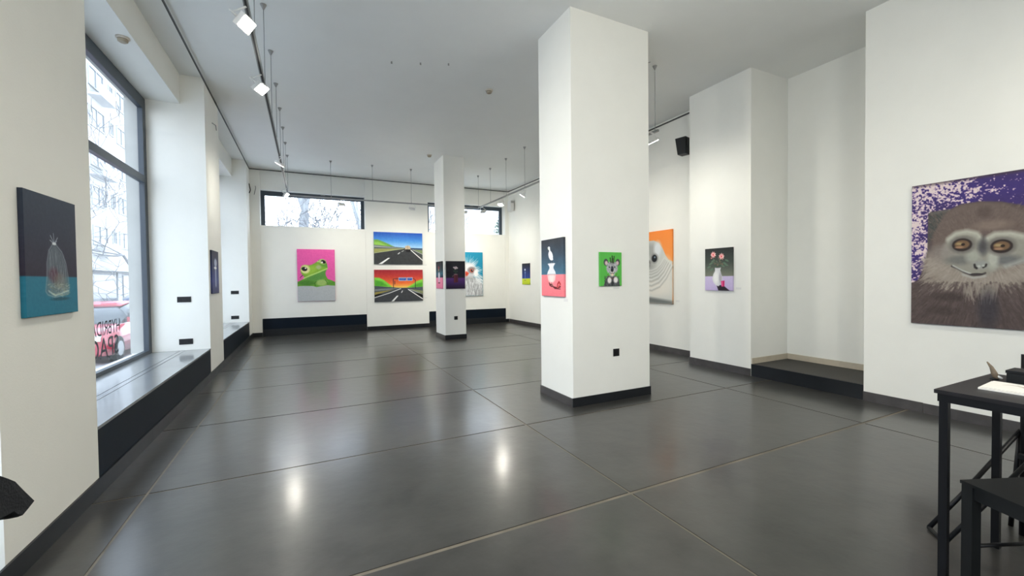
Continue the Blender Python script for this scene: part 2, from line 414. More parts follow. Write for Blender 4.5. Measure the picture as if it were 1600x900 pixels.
lamp((TA, 3.86, 3.50), (2.2, 2.6, 1.0), True, 'lit spotlight nearest the camera on the left track', 165)
lamp((TA, 5.05, 3.49), (1.6, 4.0, 0.8), True, 'lit spotlight with white bracket, second along the left track', 165)
lamp((TA, 8.2, 3.50), (-1.36, 8.6, 1.7), True, 'white spotlight on the left track turned to the second pier, past the two bright ones', 42)
lamp((TA, 10.9, 3.48), (2.4, 10.0, 1.0), True, 'small lit spotlight at the far end of the left track', 200)
lamp((2.68, TB, 3.50), (2.4, 13.3, 1.4), True, 'grey-backed spotlight on the cross track left of the slim column, turned to the motorways', 62)
lamp((0.85, TB, 3.50), (0.5, 13.3, 1.3), True, 'small dark-backed spotlight on the cross track turned to the frog wall', 66)
lamp((4.25, TB, 3.50), (4.9, 13.3, 1.4), True, 'spotlight on the cross track just right of the slim column', 110)
lamp((TC, 11.4, 3.48), (6.3, 12.6, 1.4), True, 'dark-backed spotlight nearest the corner of cross and right tracks', 75)
lamp((TC, 10.2, 3.49), (3.6, 9.6, 1.0), True, 'white spotlight on the right track, second from the corner', 110)
lamp((TC, 8.95, 3.50), (3.6, 10.1, 1.3), True, 'small spotlight on the right track just before it passes behind the big column', 60)
lamp((TC, 6.6, 3.50), (6.4, 6.6, 1.3), True, 'spotlight hidden behind the big column facing the seal painting', 70)
lamp((TC, 4.72, 3.52), (6.0, 4.6, 0.9), True, 'lit spotlight at the near end of the right track beside the big column', 60)
# second track behind the viewer
t2 = empty('lighting_track', (TC, -1.2, TZ), 'short grey suspended track behind the camera on the right', 'track')
bx('rail_bar', 'track', t2, (-w2, w2, -2.8, 1.6, -0.016, 0.016))
for yy in (-3.6, -1.2, 0.2):
    c = copy_tree(wr0); c.location = (TC, yy, TZ+0.016); tag(c, 'thin steel wire of the short track behind the camera', 'wire', 'wires of the short track')
lamp((TC-0.0, 0.25, 3.5), (6.0, 1.6, 1.2), True, 'lit spotlight on the short track facing the monkey painting', 58)
lamp((TC, -1.2, 3.5), (-0.9, 3.0, 1.9), True, 'added fill spotlight on the short track behind the camera', 330)  # unseen lamp added to brighten the near left pier
lamp((TA, 0.2, 3.5), (1.9, 2.4, 1.0), True, 'added fill spotlight on the left track behind the camera', 150)  # unseen lamp added as fill for the big column's front
lamp((TA, -2.4, 3.5), (2.0, -0.2, 1.0), True, 'added fill spotlight at the rear end of the left track', 230)  # unseen lamp added to lift the general light from the rear

# ------------------------------------------------------------------ paintings: a small painter working on vertex grids
class Pic:
    def __init__(s, W, H):
        s.W, s.H = W, H
        s.u, s.v = np.meshgrid(np.linspace(0, 1, W), np.linspace(0, 1, H))
        s.asp = 1.0; s.img = np.zeros((H, W, 3)); s.rng = np.random.RandomState(3)
        s.px = 1.0/W
    def put(s, m, c):
        c = np.array(c, float); m = np.clip(m, 0, 1)[..., None]; s.img = s.img*(1-m)+c*m; return s
    def fill(s, c): s.img[:] = c
    def grad(s, v0, v1, stops, u0=0, u1=1):
        vv = [v0+(v1-v0)*p for p, _ in stops]
        col = np.stack([np.interp(s.v, vv, [c[k] for _, c in stops]) for k in range(3)], -1)
        m = ((s.v >= v0) & (s.v <= v1) & (s.u >= u0) & (s.u <= u1)); s.img[m] = col[m]
    def ell(s, cx, cy, rx, ry, c, soft=0.15, rot=0, a=1):
        dx, dy = s.u-cx, s.v-cy; cr, sr = math.cos(rot), math.sin(rot)
        d = np.hypot((dx*cr+dy*sr)/rx, (-dx*sr+dy*cr)/ry)
        s.put(a*np.clip((1+soft/2-d)/soft, 0, 1), c)
    def _seg(s, pts, closed):
        d = np.full(s.u.shape, 9.0); n = len(pts)
        for i in range(n if closed else n-1):
            (x0, y0), (x1, y1) = pts[i], pts[(i+1) % n]; ex, ey = x1-x0, y1-y0
            t = np.clip(((s.u-x0)*ex+(s.v-y0)*ey)/(ex*ex+ey*ey+1e-12), 0, 1)
            d = np.minimum(d, np.hypot(s.u-x0-t*ex, (s.v-y0-t*ey)))
        return d
    def poly(s, pts, c, soft=None, a=1):
        soft = soft or s.px*1.2; ins = np.zeros(s.u.shape, bool); n = len(pts)
        for i in range(n):
            (x0, y0), (x1, y1) = pts[i], pts[(i+1) % n]
            if y0 == y1: continue
            cnd = ((s.v > min(y0, y1)) & (s.v <= max(y0, y1))); xi = x0+(s.v-y0)*(x1-x0)/(y1-y0)
            ins ^= cnd & (s.u < xi)
        d = s._seg(pts, True); sd = np.where(ins, d, -d)
        s.put(a*np.clip(0.5+sd/soft, 0, 1), c)
    def line(s, pts, wd, c, soft=None, a=1):
        soft = soft or s.px*1.2; d = s._seg(pts, False); s.put(a*np.clip((wd/2-d)/soft+0.5, 0, 1), c)
    def noise(s, n, seed=1):
        r = np.random.RandomState(seed); g = r.rand(n+2, n+2)
        x = s.u*n; y = s.v*n*s.H/s.W; y = y % n
        xi = x.astype(int); yi = y.astype(int); fx = x-xi; fy = y-yi
        fx = fx*fx*(3-2*fx); fy = fy*fy*(3-2*fy)
        return (g[yi, xi]*(1-fx)+g[yi, xi+1]*fx)*(1-fy)+(g[yi+1, xi]*(1-fx)+g[yi+1, xi+1]*fx)*fy
    def grain(s, amt=5, n=40):
        s.img += (s.noise(n, 5)[..., None]-0.5)*2*amt
    def hairs(s, n, box, L, ang, wd, c, cv=18, a=0.5, seed=2, mask=None):
        r = np.random.RandomState(seed)
        for i in range(n):
            x = r.uniform(box[0], box[2]); y = r.uniform(box[1], box[3])
            if mask is not None and not mask(x, y): continue
            th = ang(x, y)+r.normal(0, 0.18); l = L*r.uniform(0.6, 1.3)
            x1, y1 = x+math.cos(th)*l, y+math.sin(th)*l
            i0, i1 = int(max(0, min(x, x1)-0.02)*s.W), int(min(1, max(x, x1)+0.02)*s.W)+1
            j0, j1 = int(max(0, min(y, y1)-0.02)*s.H), int(min(1, max(y, y1)+0.02)*s.H)+1
            if i1-i0 < 1 or j1-j0 < 1: continue
            U, V = s.u[j0:j1, i0:i1], s.v[j0:j1, i0:i1]; ex, ey = x1-x, y1-y
            t = np.clip(((U-x)*ex+(V-y)*ey)/(ex*ex+ey*ey+1e-9), 0, 1); d = np.hypot(U-x-t*ex, V-y-t*ey)
            m = (a*np.clip((wd*(1-0.7*t)-d)/s.px+0.5, 0, 1))[..., None]
            cc = np.array(c)+r.normal(0, cv)
            s.img[j0:j1, i0:i1] = s.img[j0:j1, i0:i1]*(1-m)+cc*m

def frog(p):
    p.fill((226, 88, 160)); p.img[..., 0] -= 12*p.v
    p.poly([(0, .70), (1, .70), (1, 1), (0, 1)], (172, 176, 178))
    body = [(0.0, .71), (.0, .63), (.10, .59), (.20, .555), (.15, .50), (.10, .45), (.08, .38), (.13, .325), (.20, .305), (.30, .32), (.38, .30), (.47, .265), (.53, .235), (.57, .205), (.67, .19), (.75, .225), (.79, .29), (.80, .365), (.76, .40), (.735, .44), (.745, .50), (.80, .575), (.90, .60), (1, .635), (1, .71), (.8, .695), (.62, .715), (.50, .73), (.40, .71), (.2, .70)]
    p.poly(body, (96, 150, 52))
    p.poly([(.10, .45), (.13, .33), (.38, .31), (.55, .24), (.62, .33), (.79, .365), (.3, .52), (.2, .53)], (128, 172, 52), soft=.06)
    p.ell(.36, .40, .13, .07, (150, 190, 66), .8, -.3); p.ell(.56, .345, .07, .04, (160, 175, 120), .7)
    p.poly([(.22, .56), (.5, .47), (.76, .40), (.73, .47), (.74, .53), (.55, .62), (.3, .60)], (84, 140, 62), soft=.05)
    p.ell(.24, .65, .22, .05, (70, 122, 40), .6); p.ell(.64, .645, .15, .06, (150, 180, 100), .5); p.ell(.90, .665, .13, .035, (84, 140, 46), .6)
    p.line([(.47, .71), (.44, .66), (.49, .62)], .015, (50, 92, 32), a=.8); p.line([(.80, .69), (.78, .64), (.73, .59)], .015, (50, 92, 32), a=.8)
    p.line([(.16, .56), (.32, .51), (.55, .445), (.79, .37)], .022, (182, 214, 120), soft=.02)
    p.ell(.21, .385, .125, .085, (190, 205, 110), .15); p.ell(.21, .39, .105, .07, (214, 214, 150), .15)
    p.ell(.185, .38, .075, .04, (18, 20, 16), .2, .1); p.ell(.215, .365, .02, .013, (240, 240, 225), .4)
    p.ell(.67, .235, .10, .05, (176, 190, 120), .2, .1); p.ell(.69, .24, .065, .032, (20, 20, 18), .2, .2); p.ell(.655, .25, .022, .016, (235, 235, 220), .4)
    p.ell(.55, .235, .03, .012, (190, 205, 140), .5)
    p.line([(.14, .50), (.09, .53), (.07, .55)], .012, (40, 40, 40)); p.grain(4)
def road_day(p):
    p.grad(0, .52, [(0, (24, 78, 176)), (.5, (70, 140, 212)), (.85, (150, 195, 232)), (1, (190, 215, 230))])
    p.poly([(0, .24), (.08, .24), (.17, .29), (.28, .36), (.42, .46), (.42, .5), (0, .5)], (104, 156, 62), soft=.03)
    p.poly([(0, .30), (.1, .31), (.3, .44), (0, .46)], (140, 190, 80), soft=.05)
    p.poly([(0, .40), (.62, .475), (1, .50), (1, .70), (0, .72)], (86, 94, 96)); p.poly([(0, .42), (.6, .49), (0, .47)], (150, 158, 160))
    p.poly([(.72, .475), (1, .48), (1, .52), (.8, .52)], (34, 70, 110))
    p.poly([(0, .52), (.55, .50), (.3, .57), (0, .64)], (150, 152, 88)); p.poly([(.78, .52), (1, .55), (1, .66)], (120, 138, 90))
    p.poly([(0, .66), (.64, .50), (.76, .52), (1, .86), (1, 1), (0, 1)], (54, 56, 58))
    p.poly([(.72, .52), (.80, .52), (1, .66), (1, .90)], (62, 66, 66))
    p.line([(0, .655), (.35, .565), (.6, .50)], .012, (206, 212, 150)); p.line([(.74, .53), (1, .87)], .020, (235, 238, 235)); p.line([(.79, .535), (1, .675)], .01, (225, 228, 220))
    p.poly([(.08, 1), (.15, 1), (.32, .80), (.28, .80)], (238, 240, 236)); p.poly([(.47, .68), (.495, .68), (.53, .625), (.51, .625)], (230, 232, 228)); p.line([(.56, .60), (.60, .565)], .01, (220, 222, 218))
    p.poly([(.63, .42), (.70, .40), (.74, .43), (.745, .53), (.63, .54)], (196, 176, 150)); p.line([(.68, .41), (.68, .53)], .008, (150, 130, 110))
    p.poly([(.63, .52), (.75, .52), (.74, .61), (.66, .61)], (20, 20, 22)); p.grain(4)
def road_red(p):
    p.grad(0, .6, [(0, (150, 36, 48)), (.35, (190, 58, 50)), (.7, (232, 110, 52)), (.92, (250, 190, 84)), (1, (250, 220, 140))])
    p.poly([(0, .24), (.10, .25), (.2, .33), (.30, .46), (.36, .56), (0, .56)], (128, 206, 70), soft=.03); p.poly([(0, .32), (.15, .36), (.25, .5), (0, .54)], (78, 160, 44), soft=.06)
    p.poly([(.66, .57), (.76, .48), (.88, .36), (1, .30), (1, .57)], (128, 206, 70), soft=.03); p.poly([(.74, .56), (.9, .44), (1, .40), (1, .56)], (78, 160, 44), soft=.06)
    p.poly([(0, .50), (.2, .53), (.5, .57), (.75, .57), (1, .55), (1, .75), (0, .75)], (74, 82, 88))
    p.poly([(0, .60), (.5, .575), (.3, .63), (0, .67)], (120, 126, 128)); p.poly([(0, .70), (.4, .62), (0, .78)], (150, 138, 72)); p.poly([(.72, .62), (1, .68), (1, .78)], (130, 138, 96))
    p.poly([(0, .84), (.5, .59), (.64, .59), (1, .92), (1, 1), (0, 1)], (60, 62, 66))
    p.line([(0, .865), (.3, .73), (.53, .60)], .018, (232, 234, 232)); p.line([(.69, .63), (1, .95)], .022, (235, 238, 236)); p.line([(.73, .63), (1, .80)], .01, (215, 215, 210))
    p.poly([(.33, 1), (.38, 1), (.48, .82), (.45, .82)], (236, 238, 236)); p.poly([(.535, .73), (.555, .73), (.575, .66), (.56, .66)], (228, 228, 226))
    p.line([(.38, .58), (.38, .29), (.42, .28), (.80, .28), (.84, .33), (.84, .6)], .014, (40, 42, 50)); p.line([(.42, .30), (.5, .30)], .01, (70, 76, 90)); p.line([(.41, .36), (.41, .46)], .012, (40, 42, 50))
    for a, b in ((.49, .655), (.665, .78)):
        p.poly([(a, .245), (b, .245), (b, .355), (a, .355)], (190, 204, 226)); p.poly([(a+.01, .26), (b-.01, .26), (b-.01, .34), (a+.01, .34)], (36, 76, 158))
        p.line([(a+.03, .28), (b-.04, .28)], .01, (150, 175, 215)); p.line([(a+.03, .32), (b-.06, .32)], .01, (110, 145, 200))
    p.grain(4)
def bird(p):
    p.fill((22, 128, 160)); p.img += (p.v[..., None]-.5)*-10
    rad = lambda x, y: math.atan2(y-.46, x-.42)
    p.hairs(260, (.12, .24, .78, .6), .19, rad, .006, (214, 220, 224), 14, .9, 4, lambda x, y: math.hypot((x-.42)/.36, (y-.44)/.21) < 1 and math.hypot((x-.42)/.30, (y-.44)/.16) > 1)
    p.ell(.42, .43, .33, .20, (190, 192, 196), .2); p.poly([(.0, .72), (.2, .55), (.6, .55), (.86, .62), (1, .74), (1, 1), (0, 1)], (176, 178, 180), soft=.04)
    p.hairs(500, (0, .56, 1, 1), .10, lambda x, y: PI/2+(x-.45)*.9, .008, (140, 142, 146), 22, .5, 6); p.hairs(250, (0, .6, 1, 1), .10, lambda x, y: PI/2+(x-.45)*.9, .006, (226, 228, 230), 10, .7, 7)
    p.hairs(60, (.72, .5, .95, .7), .14, lambda x, y: .4, .006, (220, 224, 226), 10, .8, 8)
    p.ell(.5, .36, .22, .10, (222, 222, 224), .6); p.ell(.60, .41, .15, .075, (132, 124, 124), .5); p.ell(.60, .42, .07, .04, (190, 80, 60), .4); p.ell(.61, .42, .045, .027, (26, 18, 18), .3); p.ell(.625, .41, .012, .008, (240, 240, 240), .4)
    p.poly([(.02, .55), (.18, .46), (.42, .44), (.5, .48), (.44, .54), (.25, .57)], (206, 74, 50), soft=.03); p.line([(.05, .55), (.42, .50)], .014, (120, 30, 26)); p.poly([(.02, .56), (.2, .57), (.12, .62)], (230, 130, 60), soft=.02)
    p.ell(.75, .48, .08, .09, (232, 232, 234), .7)
def fishbag(p):
    p.grad(0, .68, [(0, (28, 40, 56)), (.5, (30, 36, 54)), (1, (34, 28, 46))]); p.grad(.68, 1, [(0, (22, 104, 128)), (1, (18, 92, 114))])
    p.put(np.clip((p.v-.672)/.01, 0, 1)*1.0, (22, 102, 126))
    out = [(.50, .40), (.56, .40), (.68, .46), (.76, .56), (.80, .68), (.82, .80), (.74, .83), (.52, .855), (.38, .83), (.34, .80), (.37, .68), (.38, .56), (.42, .46)]
    p.poly(out, (92, 104, 112), soft=.05, a=.75); p.ell(.57, .60, .16, .14, (70, 78, 88), .6, a=.6)
    p.ell(.50, .66, .09, .06, (70, 28, 46), .7, a=.7); p.ell(.62, .72, .12, .07, (112, 96, 80), .8, a=.5)
    p.hairs(120, (.42, .44, .76, .82), .10, lambda x, y: PI/2+(x-.57)*1.4, .004, (120, 132, 138), 20, .35, 3)
    p.hairs(120, (.38, .74, .80, .84), .05, lambda x, y: .2*math.sin(30*x), .006, (130, 140, 128), 28, .4, 5)
    p.line(out+[out[0]], .008, (150, 164, 168), a=.6); p.line([(.40, .80), (.52, .84), (.80, .80)], .014, (176, 192, 186), a=.7)
    for q in ((.46, .33), (.52, .31), (.60, .34), (.58, .37), (.45, .37)): p.line([(.53, .395), q], .01, (150, 160, 168), a=.8)
    p.ell(.53, .395, .04, .012, (190, 196, 200), .5); p.ell(.62, .87, .18, .014, (12, 56, 70), .8, a=.7); p.grain(3)
def bottle_dark(p):
    p.grad(0, 1, [(0, (24, 28, 46)), (.55, (40, 56, 110)), (.7, (60, 72, 128)), (1, (40, 46, 84))])
    p.ell(.55, .28, .20, .10, (150, 160, 180), .5); p.poly([(.42, .36), (.68, .36), (.66, .85), (.44, .85)], (130, 142, 168), soft=.05, a=.8); p.line([(.5, .3), (.5, .8)], .05, (200, 206, 220), soft=.05, a=.6); p.ell(.5, .4, .2, .03, (210, 214, 224), .5)
def lady_vase(p):
    p.grad(0, .60, [(0, (22, 26, 30)), (.5, (34, 60, 72)), (.75, (46, 110, 128)), (1, (20, 34, 60))]); p.grad(.60, 1, [(0, (238, 140, 172)), (1, (232, 128, 162))])
    p.poly([(.38, .2), (.52, .2), (.5, .36), (.40, .36)], (196, 170, 120), soft=.04); p.ell(.46, .22, .1, .05, (150, 60, 70), .5)
    p.ell(.50, .53, .15, .13, (214, 216, 222), .25); p.poly([(.42, .40), (.58, .40), (.56, .5), (.44, .5)], (222, 222, 226)); p.ell(.5, .70, .13, .06, (220, 190, 210), .6); p.ell(.5, .79, .18, .02, (40, 20, 30), .5)
def flowers_dark(p):
    p.grad(0, .62, [(0, (14, 16, 26)), (1, (20, 18, 32))]); p.grad(.62, 1, [(0, (78, 40, 108)), (.5, (52, 26, 78)), (1, (26, 14, 40))]); p.put(np.exp(-((p.v-.62)/.03)**2)*.7, (74, 40, 100))
    for q in ((.42, .23), (.52, .22), (.57, .25), (.48, .27)): p.ell(q[0], q[1], .055, .028, (168, 156, 160), .5)
    for q in ((.5, .3, .46, .48), (.44, .28, .50, .48), (.58, .28, .52, .48)): p.line([q[:2], q[2:]], .02, (34, 62, 44))
    p.ell(.42, .36, .06, .02, (30, 54, 44), .5); p.ell(.58, .38, .06, .02, (30, 54, 44), .5)
    p.poly([(.40, .48), (.62, .48), (.62, .76), (.40, .78)], (64, 20, 34), soft=.02); p.line([(.45, .5), (.45, .76)], .03, (120, 50, 58), a=.7); p.line([(.57, .5), (.57, .76)], .02, (96, 36, 46), a=.7); p.poly([(.32, .53), (.41, .52), (.40, .60), (.33, .58)], (50, 18, 30)); p.line([(.32, .55), (.40, .52)], .015, (110, 96, 110)); p.ell(.5, .48, .11, .02, (120, 96, 104), .4, a=.8)
def figure_green(p):
    p.grad(0, .72, [(0, (14, 20, 30)), (.4, (20, 38, 84)), (1, (28, 62, 150))]); p.grad(.72, 1, [(0, (200, 214, 44)), (1, (176, 196, 30))])
    p.poly([(.0, .715), (1, .715), (1, .74), (0, .74)], (200, 214, 50))
    p.ell(.40, .30, .09, .05, (206, 214, 226), .5); p.line([(.40, .33), (.40, .52), (.36, .78)], .05, (150, 168, 210), a=.7); p.line([(.42, .5), (.48, .76)], .04, (150, 168, 210), a=.6); p.ell(.42, .44, .1, .05, (120, 146, 206), .6, a=.7); p.ell(.4, .8, .14, .015, (110, 130, 30), .6)
def heron(p):
    p.grad(0, .62, [(0, (50, 52, 58)), (.5, (60, 82, 100)), (1, (70, 118, 144))]); p.put((p.noise(6, 4)-.4)*.5*(p.v < .6), (40, 44, 52)); p.grad(.62, 1, [(0, (248, 138, 146)), (1, (244, 124, 134))])
    p.line([(.44, .42), (.44, .38)], .02, (40, 36, 36)); p.line([(.53, .42), (.50, .37)], .02, (40, 36, 36))
    p.ell(.36, .155, .055, .028, (240, 240, 240), .2); p.line([(.37, .16), (.40, .2), (.41, .25)], .055, (240, 240, 240)); p.ell(.44, .29, .11, .075, (242, 242, 242), .15, .5); p.poly([(.50, .30), (.56, .36), (.50, .38), (.42, .34)], (236, 236, 238), soft=.01)
    p.poly([(.31, .16), (.33, .15), (.31, .20)], (150, 150, 60)); p.ell(.35, .15, .01, .006, (10, 10, 10), .3)
    p.ell(.47, .435, .17, .014, (230, 232, 236), .3); p.ell(.47, .437, .12, .008, (40, 44, 52), .4)
    p.poly([(.31, .43), (.63, .43), (.56, .49), (.57, .52), (.64, .57), (.67, .62), (.27, .62), (.30, .57), (.37, .52), (.38, .49)], (232, 234, 238), soft=.012); p.line([(.30, .615), (.66, .615)], .01, (110, 120, 130), a=.5)
    p.poly([(.28, .63), (.66, .63), (.63, .72), (.54, .76), (.40, .76), (.32, .72)], (248, 210, 206), soft=.04); p.poly([(.36, .63), (.58, .63), (.54, .74), (.42, .74)], (252, 226, 220), soft=.04)
    p.line([(.36, .77), (.42, .80), (.50, .80), (.56, .84), (.72, .855), (.86, .83)], .028, (96, 28, 32)); p.line([(.37, .80), (.45, .83), (.52, .83)], .015, (60, 20, 24)); p.line([(.46, .77), (.54, .82)], .02, (150, 120, 110))
    p.line([(.72, .85), (.74, .79), (.80, .75), (.86, .79)], .035, (176, 34, 38)); p.line([(.74, .84), (.84, .80)], .03, (210, 90, 90)); p.line([(.60, .865), (.86, .87)], .012, (70, 24, 26)); p.grain(3)
def koala(p):
    p.fill((84, 178, 72))
    p.poly([(.16, 1), (.24, .82), (.34, .70), (.74, .70), (.86, .82), (.92, 1)], (92, 94, 98), soft=.02); p.hairs(260, (.2, .7, .9, 1), .06, lambda x, y: PI/2+(x-.5), .01, (54, 56, 60), 26, .7, 3)
    for x, r in ((.27, .12), (.82, .12)):
        p.ell(x, .30, r*.85, .10, (70, 70, 74), .3); p.ell(x+(.02 if x < .5 else -.02), .32, .065, .06, (206, 180, 180), .5)
    p.ell(.555, .45, .25, .18, (136, 138, 142), .15); p.ell(.40, .50, .09, .10, (160, 162, 166), .6); p.ell(.72, .50, .09, .10, (160, 162, 166), .6)
    p.hairs(300, (.28, .28, .84, .62), .05, lambda x, y: math.atan2(y-.46, x-.55), .008, (186, 188, 192), 34, .55, 9, lambda x, y: math.hypot((x-.555)/.26, (y-.45)/.18) < 1)
    p.ell(.555, .63, .12, .09, (190, 188, 186), .5); p.ell(.56, .655, .05, .05, (228, 208, 180), .4); p.line([(.46, .60), (.5, .64), (.56, .62), (.62, .64), (.66, .60)], .015, (50, 48, 50)); p.line([(.33, .65), (.44, .75), (.56, .79), (.70, .73), (.78, .63)], .014, (110, 50, 44))
    p.ell(.43, .44, .035, .026, (24, 22, 24), .3); p.ell(.68, .44, .035, .026, (24, 22, 24), .3); p.ell(.445, .435, .01, .007, (230, 230, 230), .4); p.ell(.69, .435, .01, .007, (230, 230, 230), .4)
    p.ell(.555, .50, .065, .085, (30, 32, 40), .25); p.ell(.54, .47, .02, .03, (84, 92, 116), .6)
    p.ell(.43, .83, .09, .09, (222, 218, 216), .5); p.ell(.72, .82, .10, .09, (222, 218, 216), .5); p.ell(.57, .93, .05, .07, (40, 42, 46), .6)
    for a, b, c in (((.50, .30), (.47, .18), .05), ((.57, .30), (.56, .12), .05), ((.62, .31), (.65, .13), .045), ((.55, .28), (.60, .2), .04)): p.line([a, b], c, (36, 62, 30), soft=.02)
    p.line([(.48, .2), (.52, .28)], .012, (90, 130, 66)); p.line([(.64, .15), (.6, .27)], .012, (90, 130, 66))
def seal(p):
    p.fill((240, 138, 58)); p.grad(0, .5, [(0, (236, 132, 52)), (1, (244, 150, 74))])
    B = [(0, .45), (.03, .30), (.10, .20), (.20, .15), (.36, .125), (.52, .125), (.66, .17), (.76, .25), (.83, .34), (.90, .40), (1, .43), (1, 1), (0, 1)]
    p.poly(B, (196, 198, 192), soft=.012); p.ell(.40, .26, .26, .10, (150, 152, 150), .9, a=.8); p.ell(.62, .25, .10, .10, (214, 218, 220), .8); p.ell(.85, .60, .15, .2, (214, 212, 204), .9); p.ell(.5, .8, .5, .12, (222, 218, 208), .9)
    p.ell(.33, .48, .20, .07, (160, 160, 156), .9); p.ell(.33, .43, .10, .04, (120, 120, 118), .6); p.ell(.30, .415, .02, .02, (20, 20, 20), .3); p.ell(.37, .415, .02, .02, (20, 20, 20), .3)
    for k in range(26): q = .26+.15*(k % 9)/8; p.ell(q, .47+.012*(k//9), .006, .004, (60, 60, 60), .4)
    for cx in (.14, .53): p.ell(cx, .375, .095, .065, (120, 120, 118), .6); p.ell(cx, .375, .072, .050, (16, 20, 26), .15); p.ell(cx+.012, .36, .022, .014, (120, 136, 150), .6)
    for k, (d, w_) in enumerate(((.0, .014), (.035, .016), (.075, .02), (.125, .022), (.185, .02), (.25, .014))):
        pts = [(.30-d*.3, .555+d), (.45, .56+d*1.05), (.60+d*.3, .53+d*.95), (.72+d*.5, .47+d*.75), (.80+d*.8, .40+d*.4)]
        p.line(pts, w_, (138, 138, 130), soft=.035, a=.75); p.line([(x-.005, y-.016) for x, y in pts], w_, (228, 228, 224), soft=.03, a=.7)
    p.poly([(0, .90), (.4, .92), (1, .96), (1, 1), (0, 1)], (110, 114, 112), soft=.04)
def vase(p):
    p.grad(0, .66, [(0, (38, 42, 42)), (.5, (64, 72, 66)), (1, (120, 124, 110))]); p.grad(.66, 1, [(0, (196, 184, 216)), (1, (186, 170, 210))])
    p.poly([(.42, .86), (.68, .88), (.90, 1), (.50, 1)], (36, 28, 38), soft=.02)
    for a in ((.30, .30), (.22, .36), (.15, .44), (.25, .50), (.72, .36), (.80, .30), (.78, .40), (.66, .42)):
        p.line([(.48, .44), ((a[0]+.48)/2, (a[1]+.44)/2-.02), a], .012, (60, 84, 66)); p.ell(a[0], a[1], .07, .022, (92, 116, 96), .4, .3*(1 if a[0] > .5 else -1))
    for k in range(26): p.ell(.30+.38*p.rng.rand(), .22+.2*p.rng.rand(), .035, .012, (80+50*p.rng.rand(), 100, 84), .5, p.rng.rand()*3)
    p.line([(.35, .2), (.45, .45)], .012, (50, 74, 50)); p.line([(.61, .22), (.52, .45)], .012, (50, 74, 50))
    for cx, cy in ((.31, .15), (.61, .20)):
        for k in range(9):
            a = k*2*PI/9+cx; p.ell(cx+.055*math.cos(a), cy+.035*math.sin(a), .045, .018, (236, 150, 150) if k % 2 else (250, 196, 190), .4, a)
        p.ell(cx, cy, .03, .02, (214, 90, 100), .4)
    p.ell(.24, .23, .025, .012, (228, 140, 140), .4)
    p.poly([(.37, .455), (.59, .455), (.565, .52), (.59, .60), (.645, .68), (.64, .76), (.56, .86), (.50, .90), (.42, .88), (.31, .80), (.27, .72), (.31, .62), (.375, .54)], (208, 208, 210), soft=.012)
    p.ell(.42, .70, .10, .14, (232, 232, 230), .9); p.ell(.57, .70, .05, .12, (172, 170, 178), .9); p.ell(.48, .458, .11, .012, (60, 62, 60), .3); p.line([(.37, .455), (.59, .455)], .006, (230, 230, 230), a=.6)
    p.poly([(.59, .775), (.72, .765), (.715, .90), (.61, .91)], (206, 46, 110), soft=.012); p.line([(.63, .79), (.63, .89)], .018, (240, 120, 170)); p.line([(.68, .78), (.68, .90)], .012, (150, 24, 76)); p.grain(3)
